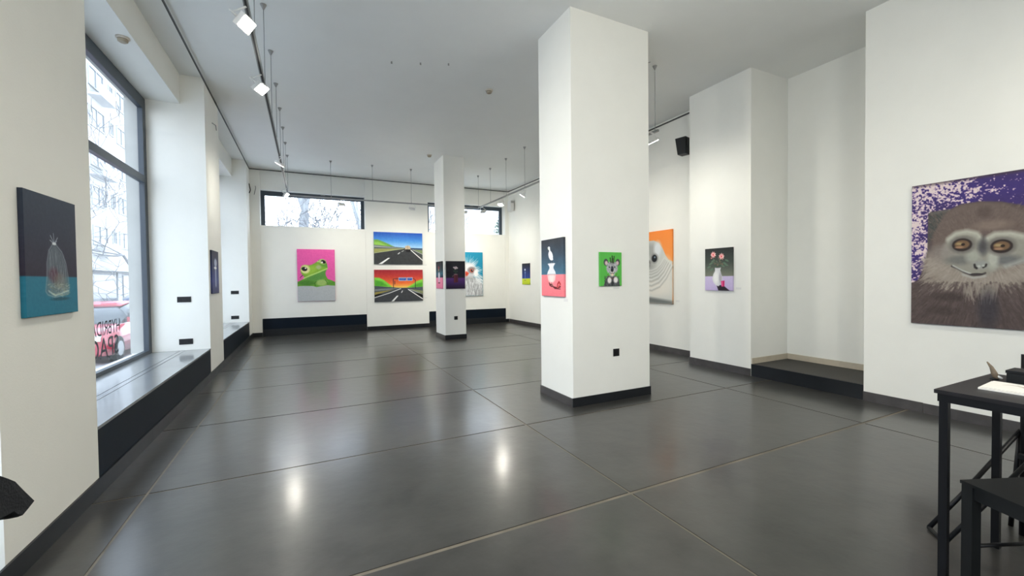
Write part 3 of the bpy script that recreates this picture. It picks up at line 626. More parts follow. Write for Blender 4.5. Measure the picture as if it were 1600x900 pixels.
def monkey(p):
    n = p.noise(46, 1)*.5+p.noise(90, 2)*.5; n2 = p.noise(7, 8)
    p.fill((60, 44, 110)); p.img[..., 2] += 20*(n2-.5)
    dens = np.clip(1.15-1.5*np.abs(p.u-.10)-.5*p.v, .2, 1); fld = n*.75+n2*.25
    p.put(np.clip((fld-(.70-.26*dens))/.035, 0, 1), (168, 142, 176)); p.put(np.clip((fld-(.76-.25*dens))/.06, 0, 1), (226, 208, 208))
    p.line([(0, .0), (1, .0)], .02, (70, 56, 60), soft=.03)
    body = [(0, 1), (0, .71), (.06, .68), (.10, .60), (.13, .48), (.135, .22), (.16, .20), (.30, .20), (.38, .172), (.52, .168), (.66, .185), (.80, .225), (.9, .24), (.96, .36), (1, .60), (1, 1)]
    p.poly(body, (86, 74, 72), soft=.012); p.poly([(.14, .21), (.29, .205), (.22, .30), (.17, .38), (.14, .42)], (66, 70, 68), soft=.02); p.line([(.16, .215), (.3, .205)], .012, (104, 102, 98), soft=.02)
    cap = [(.17, .44), (.18, .36), (.22, .29), (.28, .215), (.38, .178), (.52, .172), (.68, .20), (.80, .26), (.9, .36), (.94, .48), (.9, .6), (.7, .68), (.4, .68), (.2, .62), (.13, .58)]
    p.poly(cap, (106, 92, 86), soft=.02)
    p.hairs(900, (.15, .22, .94, .42), .03, lambda x, y: math.atan2(y-.55, x-.55)+.15, .005, (108, 94, 87), 7, .35, 11)
    p.ell(.55, .24, .05, .035, (82, 70, 66), .9, a=.7); p.ell(.60, .33, .12, .03, (132, 116, 106), .9, a=.8)
    # chin and cheek fur
    p.poly([(.10, .60), (.14, .50), (.25, .55), (.5, .66), (.75, .60), (.92, .50), (.93, .64), (.80, .70), (.66, .76), (.47, .78), (.3, .73), (.13, .66)], (150, 140, 130), soft=.08)
    p.hairs(1100, (.10, .52, .94, .76), .06, lambda x, y: math.atan2(y-.42, x-.54), .006, (158, 148, 137), 9, .35, 12)
    p.hairs(1500, (0, .70, 1, 1), .06, lambda x, y: math.atan2(y-.40, (x-.54)*1.3), .007, (80, 68, 66), 8, .4, 13)
    p.hairs(260, (0, .72, 1, 1), .07, lambda x, y: math.atan2(y-.40, (x-.54)*1.3), .005, (100, 86, 82), 8, .3, 14)
    p.hairs(60, (.40, .70, .66, .76), .08, lambda x, y: PI/2+(x-.54)*2, .008, (150, 141, 131), 10, .5, 15); p.ell(.58, .88, .07, .12, (52, 50, 58), .9, a=.7); p.ell(.30, .80, .12, .03, (58, 48, 46), .9, a=.6); p.ell(.25, .90, .10, .03, (58, 48, 46), .9, a=.5)
    # face mask
    face = [(.26, .44), (.29, .40), (.34, .365), (.42, .355), (.49, .37), (.54, .415), (.565, .41), (.61, .385), (.70, .385), (.80, .41), (.87, .47), (.86, .53), (.78, .575), (.66, .61), (.58, .65), (.5, .668), (.42, .65), (.34, .605), (.25, .56), (.23, .50)]
    p.poly(face, (148, 146, 135), soft=.035); p.ell(.24, .50, .09, .06, (142, 134, 128), .9, a=.7)
    p.line([(.29, .405), (.35, .368), (.43, .36), (.50, .38), (.54, .425), (.57, .415), (.62, .39), (.72, .392), (.82, .42)], .028, (186, 186, 172), soft=.03)
    p.ell(.54, .47, .035, .05, (86, 86, 88), .9); p.line([(.545, .40), (.54, .47)], .02, (70, 66, 66), soft=.03, a=.7)
    p.ell(.38, .55, .10, .03, (106, 106, 104), .9, a=.8); p.ell(.70, .56, .10, .03, (100, 102, 104), .9, a=.8); p.ell(.47, .53, .05, .04, (168, 170, 158), .9, a=.8); p.ell(.61, .55, .035, .06, (182, 184, 172), .9, a=.9)
    p.line([(.69, .60), (.80, .565), (.88, .51)], .02, (178, 182, 176), soft=.03, a=.7)
    for cx, cy in ((.394, .447), (.664, .470)):
        p.ell(cx, cy, .088, .056, (104, 100, 96), .5); p.ell(cx, cy, .072, .043, (44, 34, 32), .15); p.ell(cx, cy-.002, .054, .029, (116, 90, 64), .25); p.ell(cx-.02, cy-.008, .026, .009, (160, 138, 98), .8); p.ell(cx+.008, cy-.002, .014, .009, (40, 28, 22), .4); p.ell(cx-.02, cy+.016, .03, .007, (160, 124, 96), .8)
    p.ell(.528, .585, .055, .028, (150, 152, 148), .6); p.line([(.485, .585), (.488, .60), (.50, .607)], .014, (34, 30, 30), soft=.01); p.line([(.565, .585), (.562, .593), (.545, .602)], .012, (34, 30, 30), soft=.01); p.ell(.515, .595, .012, .008, (180, 182, 176), .6); p.ell(.545, .592, .01, .007, (180, 182, 176), .6)
    p.line([(.32, .59), (.36, .605), (.42, .638), (.47, .655), (.52, .655), (.56, .64)], .012, (72, 66, 66), soft=.008); p.line([(.33, .586), (.40, .622), (.46, .643)], .008, (196, 198, 192), soft=.01); p.line([(.40, .648), (.48, .672), (.56, .66)], .012, (176, 174, 168), soft=.015); p.ell(.50, .648, .05, .008, (56, 50, 52), .5)
    p.grain(3, 60)

def painting(fn, gain, c, wd, ht, face, label, res, dep=0.03):
    """c: centre of the back of the canvas on its wall; face: direction the picture looks, one of -y +x -x"""
    p = Pic(res, int(res*ht/wd)); fn(p)
    img = np.clip(p.img, 0, 255)/255; L = np.where(img <= 0.04045, img/12.92, ((img+0.055)/1.055)**2.4)
    L = np.minimum(L*gain, 0.92)
    nh, nw = L.shape[:2]
    ax = {'-y': (Vector((1, 0, 0)), Vector((0, -1, 0))), '+x': (Vector((0, 1, 0)), Vector((1, 0, 0))), '-x': (Vector((0, -1, 0)), Vector((-1, 0, 0)))}[face]
    ri, no = ax
    uu = (p.u-0.5)*wd; vv = (0.5-p.v)*ht
    R = np.array(ri); N = np.array(no)
    co = uu[..., None]*R+vv[..., None]*np.array((0, 0, 1.0))+N*dep
    co = co.reshape(-1, 3); col = L.reshape(-1, 3)
    ring = [j for j in range(nw)]+[i*nw+nw-1 for i in range(1, nh)]+[(nh-1)*nw+j for j in range(nw-2, -1, -1)]+[i*nw for i in range(nh-2, 0, -1)]
    back = co[ring]-N*(dep-0.001); nb = len(ring); base = nh*nw
    idx = np.arange(nh*nw).reshape(nh, nw)
    q = np.stack([idx[:-1, :-1], idx[1:, :-1], idx[1:, 1:], idx[:-1, 1:]], -1).reshape(-1, 4)
    ring = np.array(ring); k = np.arange(nb); k2 = (k+1) % nb
    sd = np.stack([ring[k], ring[k2], base+k2, base+k], -1)
    faces = np.concatenate([q, sd]); verts = np.concatenate([co, back]); cols = np.concatenate([col, col[ring]*0.8])
    me = bpy.data.meshes.new('painting'); me.vertices.add(len(verts)); me.vertices.foreach_set('co', verts.ravel())
    me.loops.add(faces.size); me.loops.foreach_set('vertex_index', faces.ravel().astype(np.int32))
    me.polygons.add(len(faces)); me.polygons.foreach_set('loop_start', np.arange(0, faces.size, 4, dtype=np.int32))
    me.polygons.foreach_set('loop_total', np.full(len(faces), 4, dtype=np.int32))
    me.update(); me.validate()
    ca = me.color_attributes.new('Col', 'FLOAT_COLOR', 'POINT')
    ca.data.foreach_set('color', np.concatenate([cols, np.ones((len(cols), 1))], 1).astype(np.float32).ravel())
    o = link('painting', me, 'paint'); o.location = c
    tag(o, label, 'painting'); return o
YW = YB+0.014
painting(frog, 1.1, (0.243, YW, 1.683), 0.985, 1.487, '-y', 'green tree frog painting on pink and grey, left on the back wall', 150, 0.035)
painting(road_day, 1.1, (2.583, YB, 2.503), 1.485, 0.985, '-y', 'painting of a grey motorway with a truck under blue sky', 180, 0.035)
painting(road_red, 1.1, (2.578, YB, 1.348), 1.485, 0.985, '-y', 'painting of a motorway with blue signs under red sunset', 180, 0.035)
painting(bird, 1.15, (4.897, YW, 1.695), 1.0, 1.475, '-y', 'painting of a white shaggy feathered bird head on teal, half behind the slim column', 150, 0.035)
painting(fishbag, 1.4, (LX, 3.397, 1.668), 0.555, 0.688, '+x', 'painting of a fish in a clear plastic bag, on the near left pier', 170, 0.022)
painting(bottle_dark, 1.4, (LX, 8.245, 1.670), 0.55, 0.688, '+x', 'dark blue painting on the second left pier seen nearly edge-on', 60, 0.022)
painting(lady_vase, 1.0, (3.10, 10.615, 1.632), 0.55, 0.70, '-x', 'narrow-looking vase painting with pink base, left face of the slim column', 60, 0.025)
painting(flowers_dark, 1.3, (3.378, 10.19, 1.628), 0.50, 0.70, '-y', 'dark flower painting with purple table, front face of the slim column', 80, 0.02)
painting(figure_green, 1.05, (6.43, 12.10, 1.672), 0.52, 0.69, '-x', 'small blue painting with yellow-green base on the far right wall', 70, 0.025)
painting(heron, 1.0, (2.765, 4.468, 1.641), 0.52, 0.712, '-x', 'painting of a white heron on a vase, left face of the big column', 160, 0.03)
painting(koala, 1.1, (3.311, 4.07, 1.611), 0.33, 0.41, '-y', 'small koala painting on bright green, front face of the big column', 130, 0.022)
painting(seal, 1.1, (RX, 6.53, 1.715), 1.0, 1.48, '-x', 'painting of a grey seal pup on orange, half behind the big column', 200, 0.035)
painting(vase, 1.1, (PX, 4.635, 1.625), 0.505, 0.686, '-x', 'painting of pink flowers in a white vase, on the right pilaster', 150, 0.025)
painting(monkey, 0.98, (PX, 1.722, 1.72), 1.0, 1.495, '-x', 'large monkey face painting with purple blossom, at the right edge', 330, 0.03)
# caption cards
def card(c, face, label):
    b = MB(); w_, h_ = 0.045, 0.016
    if face == 'y': b.box(-w_, w_, -0.0015, 0, -h_, h_)
    else: b.box(-0.0015, 0, -w_, w_, -h_, h_)
    o = b.build('caption_card', 'card', None); o.location = c; tag(o, label, 'label', 'caption cards'); return o
card((3.42, YB, 1.99), 'y', 'tiny white caption card right of the blue-sky motorway painting')
card((3.42, YB, 0.94), 'y', 'tiny white caption card right of the sunset motorway painting')
card((3.41, 4.07, 1.385), 'y', 'tiny white caption card under the koala painting')
card((2.765, 4.21, 1.245), 'x', 'tiny white caption card under the heron painting')
card((PX, 4.30, 1.32), 'x', 'tiny white caption card right of the pink flowers painting')
card((RX, 5.93, 1.04), 'x', 'tiny white caption card right of the seal painting')
card((3.55, 10.19, 1.25), 'y', 'tiny white caption card under the dark flower painting')

# ------------------------------------------------------------------ sockets, sensors, speakers
def socket(c, n, label, s=0.085):
    t = empty('wall_socket', c, label, 'socket'); h = s/2
    bx('plate', 'black', t, (-h*n, h*n, -0.008, 0, -h, h), bev=0.003)
    for k in range(n):
        x = (k-(n-1)/2)*s; b = MB(); b.lathe([(0.022, -0.0095), (0.022, -0.0080)], 16, (x, 0, 0), 'y'); b.build('socket_insert', 'blackm', t)
socket((3.40, 4.07, 0.588), 1, 'black wall socket low on the front of the big column', 0.09)
socket((3.375, 10.19, 0.537), 1, 'black wall socket low on the front of the slim column', 0.09)
socket((-1.672, 7.85, 1.252), 2, 'black double switch plate on the reveal beside the big window')
socket((-1.662, 7.85, 0.615), 2, 'black double socket just above the bench beside the big window')
socket((-1.658, 12.67, 1.246), 2, 'black double switch plate on the far window reveal')
socket((-1.665, 12.67, 0.611), 2, 'black double socket above the far window bench')
def detector(c, label):
    t = empty('smoke_detector', c, label, 'detector')
    b = MB(); b.lathe([(0.062, 0), (0.062, -0.012), (0.05, -0.02)], 24); b.build('base', 'sensor', t)
    b = MB(); b.lathe([(0.048, -0.02), (0.044, -0.045), (0.03, -0.055)], 24); b.build('sensor_head', 'tan', t)
detector((2.75, 6.42, CZ), 'round smoke detector on the ceiling left of the big column')
detector((2.79, 10.33, CZ), 'round smoke detector on the ceiling left of the slim column')
detector((-1.755+0.0, 6.0, 4.18), 'round smoke detector under the soffit above the big window')
for x, y, l in ((1.14, 6.17, 'left'), (1.52, 6.03, 'middle'), (1.89, 5.88, 'right')):
    b = MB(); b.tube([(0, 0, 0), (0, 0, -0.025)], 0.012, 8); o = b.build('ceiling_hook', 'greyp'); o.location = (x, y, CZ)
    tag(o, 'small metal stud in the ceiling, %s one of three in a row' % l, 'hook', 'ceiling studs')
b = MB(); b.tube([(0.05, 0.0, 0), (0.02, 0.01, -0.01), (-0.04, 0.02, -0.03), (-0.07, 0.0, -0.035)], 0.006, 6); o = b.build('ceiling_hook', 'wire'); o.location = (4.47, 4.62, CZ)
tag(o, 'short bent wire on the ceiling beside the big column top', 'hook')
b = MB(); b.tube([(0, -0.12, 0.0), (0.03, 0.0, 0.005), (0.02, 0.12, -0.04)], 0.006, 6); o = b.build('wall_hook', 'wire'); o.location = (LX+0.006, 8.5, 4.12)
tag(o, 'short bent wire high on the second left pier', 'hook')
t = empty('loudspeaker', (RX-0.03, 5.62, 3.90), 'small black loudspeaker high on the right wall beside the pilaster', 'speaker', rz=0.25)
b = MB(); b.prism([(-0.36, -0.12), (-0.12, -0.16), (-0.12, 0.16), (-0.36, 0.16)], 'x', -0.1, 0.1)
# cabinet is a tapered box
b.b.free(); b = MB(); v = b.box(-0.33, -0.13, -0.10, 0.10, -0.15, 0.14)
for q in v:
    if q.co.z < 0: q.co.y *= 0.75; q.co.x = -0.13+(q.co.x+0.13)*0.8
b.bevel(0.01); b.build('cabinet', 'black', t)
bx('grille', 'blackm', t, (-0.30, -0.16, -0.1025, -0.09, -0.02, 0.12))
b = MB(); b.tube([(-0.14, 0, 0), (-0.012, 0, 0)], 0.012, 8); b.box(-0.03, -0.006, -0.04, 0.04, -0.06, 0.06); b.build('bracket', 'black', t)
t = empty('loudspeaker', (6.37, 12.95, 4.0), 'small white speaker box on the right wall by the back corner', 'speaker')
bx('cabinet', 'white', t, (-0.13, -0.01, -0.13, 0.13, -0.17, 0.17), bev=0.01); bx('grille', 'card', t, (-0.134, -0.13, -0.1, 0.1, -0.14, 0.14))
b = MB(); b.tube([(-0.02, 0, 0.0), (0.03, 0, 0)], 0.01, 6); b.build('bracket', 'greyp', t)
bx('end_cap', 'greyp', t, (-0.12, -0.02, -0.138, -0.13, 0.09, 0.16))
b = MB(); b.tube([(0, 0, 0.13), (0.012, 0, 0.06), (0.03, 0, -0.05), (0, 0, -0.13)], 0.012, 6); o = b.build('wall_hook', 'black'); o.location = (LX+0.006, YB-0.12, 4.02)
tag(o, 'dark hanging hook on the far left pier near the ceiling', 'hook')
b = MB(); b.tube([(0, 0, 0.12), (0.01, -0.012, 0.06), (-0.03, -0.01, -0.12)], 0.008, 6); o = b.build('wall_hook', 'wire'); o.location = (-1.22, YB-0.004, 4.0)
tag(o, 'thin bent wire hanging on the back wall left of the window', 'hook')

# ------------------------------------------------------------------ bar table, things on it, stool, folding chair
TX0, TX1, TY0, TY1, TH = 2.700, 3.400, 0.20, 0.918, 0.95
t = empty('bar_table', ((TX0+TX1)/2, (TY0+TY1)/2, 0), 'tall square black table with slim metal legs at the right edge', 'table')
cx, cy = (TX0+TX1)/2, (TY0+TY1)/2; hx, hy = (TX1-TX0)/2, (TY1-TY0)/2
bx('tabletop', 'tabletop', t, (-hx, hx, -hy, hy, TH-0.018, TH), bev=0.003)
b = MB(); q = 0.02; z0, z1 = TH-0.056, TH-0.018
b.box(-hx+0.008, -hx+0.03, -hy+0.01, hy-0.01, z0, z1); b.box(hx-0.03, hx-0.008, -hy+0.01, hy-0.01, z0, z1)
b.box(-hx+0.03, hx-0.03, -hy+0.01, -hy+0.03, z0, z1); b.box(-hx+0.03, hx-0.03, hy-0.03, hy-0.01, z0, z1); b.build('apron', 'blackm', t)
for sx in (-1, 1):
    for sy in (-1, 1):
        x, y = sx*(hx-0.028), sy*(hy-0.030)
        l = bx('leg', 'blackm', t, (x-0.0155, x+0.0155, y-0.0155, y+0.0155, 0.012, z0), bev=0.004)
        bx('foot_cap', 'black', l, (x-0.017, x+0.017, y-0.017, y+0.017, 0, 0.012))
# printed sheets
o = empty('paper_stack', (2.99, 0.65, TH), 'white printed sheets lying on the black table', 'papers')
b = MB(); b.prism([(-0.11, 0.172), (0.115, 0.188), (0.12, -0.16), (-0.10, -0.18)], 'z', 0.0005, 0.008); b.build('lower_sheets', 'paper', o)
b = MB(); b.prism([(-0.095, 0.165), (0.11, 0.18), (0.116, -0.15), (-0.09, -0.165)], 'z', 0.009, 0.012); b.build('top_sheet', 'paper', o)
b = MB(); pts = []
for k in range(13):
    y = 0.13-0.27*k/12; pts.append((0.03+0.025*math.sin(k*0.9)-0.01*k/12, y, 0.0128))
b.tube(pts, [0.001, .003, .005, .007, .010, .013, .011, .009, .010, .008, .006, .004, .002], 5)
for v in b.b.verts: v.co.z = 0.0122+(v.co.z-0.0122)*0.05
b.build('drawn_line', 'tan', o)
o = empty('carved_figurine', (3.22, 0.86, TH), 'small brown pointed figurine standing on the table behind the sheets', 'figurine')
b = MB(); b.tube([(0, -0.01, 0.004), (0, 0.0, 0.03), (0.005, 0.012, 0.06), (0.012, 0.03, 0.085)], [0.010, 0.013, 0.008, 0.003], 8); b.build('body', 'brown', o)
b = MB(); b.lathe([(0.016, 0), (0.018, 0.004), (0.01, 0.008)], 14); b.build('base', 'black', o)
b = MB(); b.tube([(0, 0.0, 0.02), (0, -0.03, 0.01)], [0.010, 0.004], 6); b.build('tip', 'card', o)
o = empty('storage_box', (3.25, 0.735, TH), 'small black box on the table at the right edge of the picture', 'box')
bx('body', 'black', o, (-0.06, 0.06, -0.075, 0.075, 0, 0.045), bev=0.004); bx('lid', 'blackm', o, (-0.063, 0.063, -0.078, 0.078, 0.046, 0.06), bev=0.004)
o = empty('dark_bottle', (3.20, 0.62, TH), 'dark bottle standing on the table beside the black box', 'bottle')
o.location = (3.20, 0.62, TH)
b = MB(); b.lathe([(0.034, 0), (0.036, 0.01), (0.036, 0.085), (0.02, 0.10)], 18); b.build('body', 'black', o)
b = MB(); b.lathe([(0.022, 0.101), (0.022, 0.11)], 16); b.build('collar', 'greyp', o)
b = MB(); b.lathe([(0.024, 0.111), (0.024, 0.17), (0.018, 0.178)], 16); b.build('cap', 'black', o)
# stool chair, rotated
A = Vector((2.84, 0.868, 0)); e1 = Vector((0.921, -0.39, 0)); e2 = Vector((-0.39, -0.921, 0)); SZ = 0.50; SW = 0.42
t = empty('wooden_chair', A+(e1+e2)*SW/2, 'black square-legged chair tucked at the bar table, cut by the right edge', 'chair', rz=math.atan2(e1.y, e1.x)); h = SW/2
bx('seat', 'seat', t, (-h, h, -h, h, SZ-0.015, SZ), bev=0.004)
b = MB(); zz = SZ-0.015; a0 = h-0.012
b.box(-a0, -a0+0.02, -a0, a0, zz-0.06, zz); b.box(a0-0.02, a0, -a0, a0, zz-0.06, zz); b.box(-a0+0.02, a0-0.02, -a0, -a0+0.02, zz-0.06, zz); b.box(-a0+0.02, a0-0.02, a0-0.02, a0, zz-0.06, zz); b.build('apron', 'seat', t)
lw_ = 0.046
for sx, sy in ((-1, 1), (1, 1), (-1, -1), (1, -1)):
    x, y = sx*(h-lw_/2-0.004), sy*(h-lw_/2-0.004); top = SZ-0.016
    bx('leg', 'seat', t, (x-lw_/2, x+lw_/2, y-lw_/2, y+lw_/2, 0, top), bev=0.004)
for s in (-1, 1):
    b = MB(); b.tube([(-h+0.03, s*(h-0.03), 0.19), (h-0.03, s*(h-0.03), 0.19)], 0.009, 8); b.build('stretcher', 'blackm', t)
# low backrest on the side away from the picture
for s in (-1, 1): bx('back_post', 'seat', t, (h*s-0.02*s-0.016, h*s-0.02*s+0.016, -h+0.01, -h+0.04, SZ, 0.86), bev=0.003)
bx('backrest', 'seat', t, (-h+0.036, h-0.036, -h+0.012, -h+0.03, 0.68, 0.85), bev=0.004)
# folding chair beyond the table
t = empty('folding_chair', (3.70, 0.62, 0), 'black folding chair with slanted tube legs beyond the bar table', 'chair')
def P3(x, y, z): return (x-3.70, y-0.62, z)
top1 = P3(3.668, 0.875, 0.60); top2 = P3(3.62, 0.42, 0.60)
b = MB(); b.tube([P3(3.262, 1.125, 0.012), P3(3.40, 1.035, 0.21), top1], 0.0115, 8)
b.build('slanted_leg', 'blackm', t)
b = MB(); b.tube([P3(3.160, 1.022, 0.012), P3(3.30, 0.93, 0.205), P3(3.54, 0.765, 0.56)], 0.0115, 8); b.build('slanted_leg', 'blackm', t)
b = MB(); b.tube([P3(3.262, 1.125, 0.012), P3(3.160, 1.022, 0.012)], 0.0115, 8); b.build('foot_bar', 'blackm', t)
b = MB(); b.tube([top1, P3(3.70, 0.90, 0.30), P3(3.74, 0.925, 0.0)], 0.0115, 8); b.build('rear_leg', 'blackm', t)
b = MB(); b.tube([top2, P3(3.72, 0.42, 0.30), P3(3.80, 0.42, 0.0)], 0.0115, 8); b.build('rear_leg', 'blackm', t)
b = MB(); b.tube([P3(3.66, 0.862, 0.0), P3(3.66, 0.862, 0.62), P3(3.66, 0.862, 1.04)], 0.013, 8); b.build('back_upright', 'blackm', t)
b = MB(); b.tube([P3(3.66, 0.42, 0.0), P3(3.66, 0.42, 1.04)], 0.013, 8); b.build('back_upright', 'blackm', t)
bx('seat', 'seat', t, (-0.09, 0.27, -0.22, 0.25, 0.45, 0.475), bev=0.005)
bx('backrest', 'seat', t, (-0.05, -0.03, -0.2, 0.235, 0.98, 1.03), bev=0.005)

# coat over a chair back at the left edge
t = empty('chair', (-1.10, 1.72, 0), 'black chair just outside the left edge under the dark coat', 'chair')
for x, y, z in ((0.0, 0.16, 0.80), (0.0, -0.20, 0.80), (-0.24, 0.16, 0.44), (-0.24, -0.20, 0.44)):
    bx('leg', 'blackm', t, (x-0.015, x+0.015, y-0.015, y+0.015, 0, z), bev=0.003)
bx('seat', 'seat', t, (-0.25, -0.02, -0.22, 0.18, 0.445, 0.465), bev=0.004)
bx('backrest', 'seat', t, (-0.01, 0.01, -0.18, 0.14, 0.6, 0.8), bev=0.004)
# the coat: a thick folded flap of cloth hanging past the backrest with its corner poking into view
outl = [(1.6851, 0.9821), (1.759, 0.9587), (1.8406, 0.9072), (1.8822, 0.8793), (1.9318, 0.8283), (1.9915, 0.7617), (1.9482, 0.7545), (1.9072, 0.7498), (1.8822, 0.7667), (1.8674, 0.7843), (1.8341, 0.7891), (1.6768, 0.8217)]
b = MB(); nn = len(outl); layers = []
cyo = sum(p[0] for p in outl)/nn; czo = sum(p[1] for p in outl)/nn
for x, k in ((-0.905, 0.90), (-0.895, 0.975), (-0.875, 1.0), (-0.855, 0.985), (-0.842, 0.93)):
    layers.append([b.b.verts.new((x+0.006*math.sin(9*p[0]+23*p[1]), cyo+(p[0]-cyo)*k, czo+(p[1]-czo)*k)) for p in outl])
for i in range(len(layers)-1):
    for j in range(nn):
        f = b.b.faces.new([layers[i][j], layers[i][(j+1) % nn], layers[i+1][(j+1) % nn], layers[i+1][j]]); f.smooth = True
b.b.faces.new(layers[0]); b.b.faces.new(layers[-1][::-1])
b.box(-1.13, -0.90, 1.56, 1.80, 0.806, 0.85); b.box(-0.925, -0.895, 1.60, 1.80, 0.62, 0.84)
o = b.build('coat', 'cloth'); tag(o, 'corner of a black cloth coat poking in at the lower left edge', 'coat')

# ------------------------------------------------------------------ outside
bx('street_ground', 'street', None, (-13, -4.05, -12, 80, -0.6, -0.45), (-60, 60, 14.95, 80, -0.61, -0.46), kind='structure')
bx('pavement', 'pave', None, (-4.05, EX, -12, 60, -0.5, -0.30), (-4.05, NX+3, 13.76, 14.9, -0.5, -0.30), kind='structure')
bl = empty('apartment_building', (-13, 40, -0.46), 'pale apartment building with rows of windows across the street', 'building')
bx('wall', 'facade', bl, (-1.5, 0, -44, 34, 0, 19))
bx('shop_band', 'shop', bl, (0, 0.06, -44, 34, 0.4, 2.75)); bx('awning', 'fframe', bl, (0, 0.9, -44, 34, 2.85, 2.98))
bx('cornice', 'facade', bl, (0, 0.4, -44, 34, 18.6, 19))
wm = {}
def fwin(y0, y1, z0, z1):
    k = (round(y1-y0, 2), round(z1-z0, 2)); w_, h_ = k
    if k not in wm:
        b = MB(); fr = 0.08
        b.box(0, 0.08, 0, w_, 0, fr); b.box(0, 0.08, 0, w_, h_-fr, h_); b.box(0, 0.08, 0, fr, fr, h_-fr); b.box(0, 0.08, w_-fr, w_, fr, h_-fr); b.box(0, 0.07, w_/2-0.03, w_/2+0.03, fr, h_-fr)
        f = b.build('window', 'fframe', bl); pn = bx('pane', 'fglass', f, (0, 0.03, fr, w_-fr, fr, h_-fr)); wm[k] = (f, pn)
    else:
        f = wm[k][0].copy(); COL.objects.link(f); pn = wm[k][1].copy(); COL.objects.link(pn); pn.parent = f
    f.location = (0.0, y0-40, z0+0.46)
for r in range(-2, 4):
    oy = 7.5*r
    for k in range(5):
        top = 5.55+2.7*k
        fwin(38+oy, 40.3+oy, top-1.35, top); fwin(41.2+oy, 41.9+oy, top-1.1, top-0.1); fwin(42.5+oy, 44.4+oy, top-1.35, top)
for k in range(5):
    for r in range(-2, 4):
        bx('balcony', 'facade', bl, (0, 0.7, -2.1+7.5*r, 0.5+7.5*r, 3.95+2.7*k, 4.1+2.7*k), (0.64, 0.7, -2.1+7.5*r, 0.5+7.5*r, 4.1+2.7*k, 4.75+2.7*k)) if (k+r) % 2 == 0 else None
# shop fronts
for r in range(-4, 6):
    bx('shop_pane', 'fglass', bl, (0.06, 0.09, -2.4+5.2*r, 1.4+5.2*r, 0.9, 2.6)); bx('shop_pier', 'facade', bl, (0, 0.12, 1.7+5.2*r, 2.4+5.2*r, 0, 2.8))
# house beyond the back windows, to the right
hb = empty('apartment_building', (9.5, 34, -0.46), 'pale building glimpsed through the right back window', 'building')
bx('wall', 'facade', hb, (-1.2, 14, 0, 8, 0, 10.2)); b = MB(); b.tube([(-0.9, -0.1, 0), (-0.9, -0.1, 10)], 0.09, 8); b.build('drainpipe', 'fframe', hb)
bx('gutter', 'fframe', hb, (-1.3, 14, -0.25, 0, 10.1, 10.3))

def car(loc, paint, label, L=4.2):
    t = empty('car', loc, label, 'car', 'parked cars outside the big window'); W_ = 0.86
    def shell(secs, name, m, smooth=True):
        b = MB(); rows = []
        for (y, z0, z1, hw0, hw1) in secs:
            rows.append([b.b.verts.new(p) for p in ((-hw0, y, z0), (-hw0*1.0, y, (z0+z1)/2), (-hw1, y, z1-0.04), (-hw1*0.85, y, z1), (hw1*0.85, y, z1), (hw1, y, z1-0.04), (hw0, y, (z0+z1)/2), (hw0, y, z0))])
        n = 8
        for i in range(len(rows)-1):
            for k in range(n):
                f = b.b.faces.new([rows[i][k], rows[i][(k+1) % n], rows[i+1][(k+1) % n], rows[i+1][k]]); f.smooth = smooth
        b.b.faces.new(rows[0]); b.b.faces.new(rows[-1][::-1]); return b.build(name, m, t)
    shell([(-2.1, 0.35, 0.62, .68, .60), (-2.02, 0.22, 0.74, .80, .74), (-1.7, 0.2, 0.84, .86, .80), (-1.0, 0.2, 0.93, .86, .82), (0, 0.2, 0.95, .86, .84), (1.2, 0.2, 0.97, .86, .84), (1.9, 0.22, 0.95, .84, .80), (2.08, 0.3, 0.85, .78, .70)], 'body', paint)
    shell([(-1.05, 0.88, 0.93, .78, .76), (-0.35, 0.9, 1.36, .80, .62), (0.1, 0.9, 1.44, .80, .64), (1.0, 0.9, 1.42, .80, .63), (1.5, 0.9, 1.30, .78, .62), (1.95, 0.9, 0.97, .74, .70)], 'window_glass', 'cglass')
    shell([(-0.38, 1.34, 1.39, .64, .60), (0.1, 1.40, 1.47, .66, .60), (1.0, 1.38, 1.45, .65, .60), (1.52, 1.27, 1.33, .64, .58)], 'roof', paint)
    for sy in (-1.32, 1.30):
        for sx in (-1, 1):
            b = MB(); b.lathe([(0.24, -0.1), (0.31, -0.09), (0.31, 0.09), (0.24, 0.1)], 20, (sx*0.79, sy, 0.31), 'x'); wl = b.build('wheel', 'tyre', t)
            b = MB(); b.lathe([(0.19, -0.108), (0.19, 0.108)], 14, (sx*0.79, sy, 0.31), 'x'); b.build('hubcap', 'fframe', wl)
    for sx in (-1, 1):
        bx('headlamp', 'plate', t, (sx*0.62-0.13, sx*0.62+0.13, -2.07, -1.9, 0.58, 0.72), bev=0.02)
        bx('wing_mirror', paint, t, (sx*0.93-0.08, sx*0.93+0.08, -0.72, -0.6, 0.93, 1.06), bev=0.02)
    bx('number_plate', 'plate', t, (-0.26, 0.26, -2.125, -2.09, 0.40, 0.51)); bx('bumper', paint, t, (-0.78, 0.78, -2.12, -2.0, 0.28, 0.42), bev=0.04)
    return t
car((-5.2, 15.3, -0.45), 'red', 'red car parked nearest behind the window lettering')
car((-5.4, 20.3, -0.45), 'blue', 'dark blue car parked behind the red one')
car((-5.5, 25.6, -0.45), 'silver', 'whitish car parked furthest along the street')

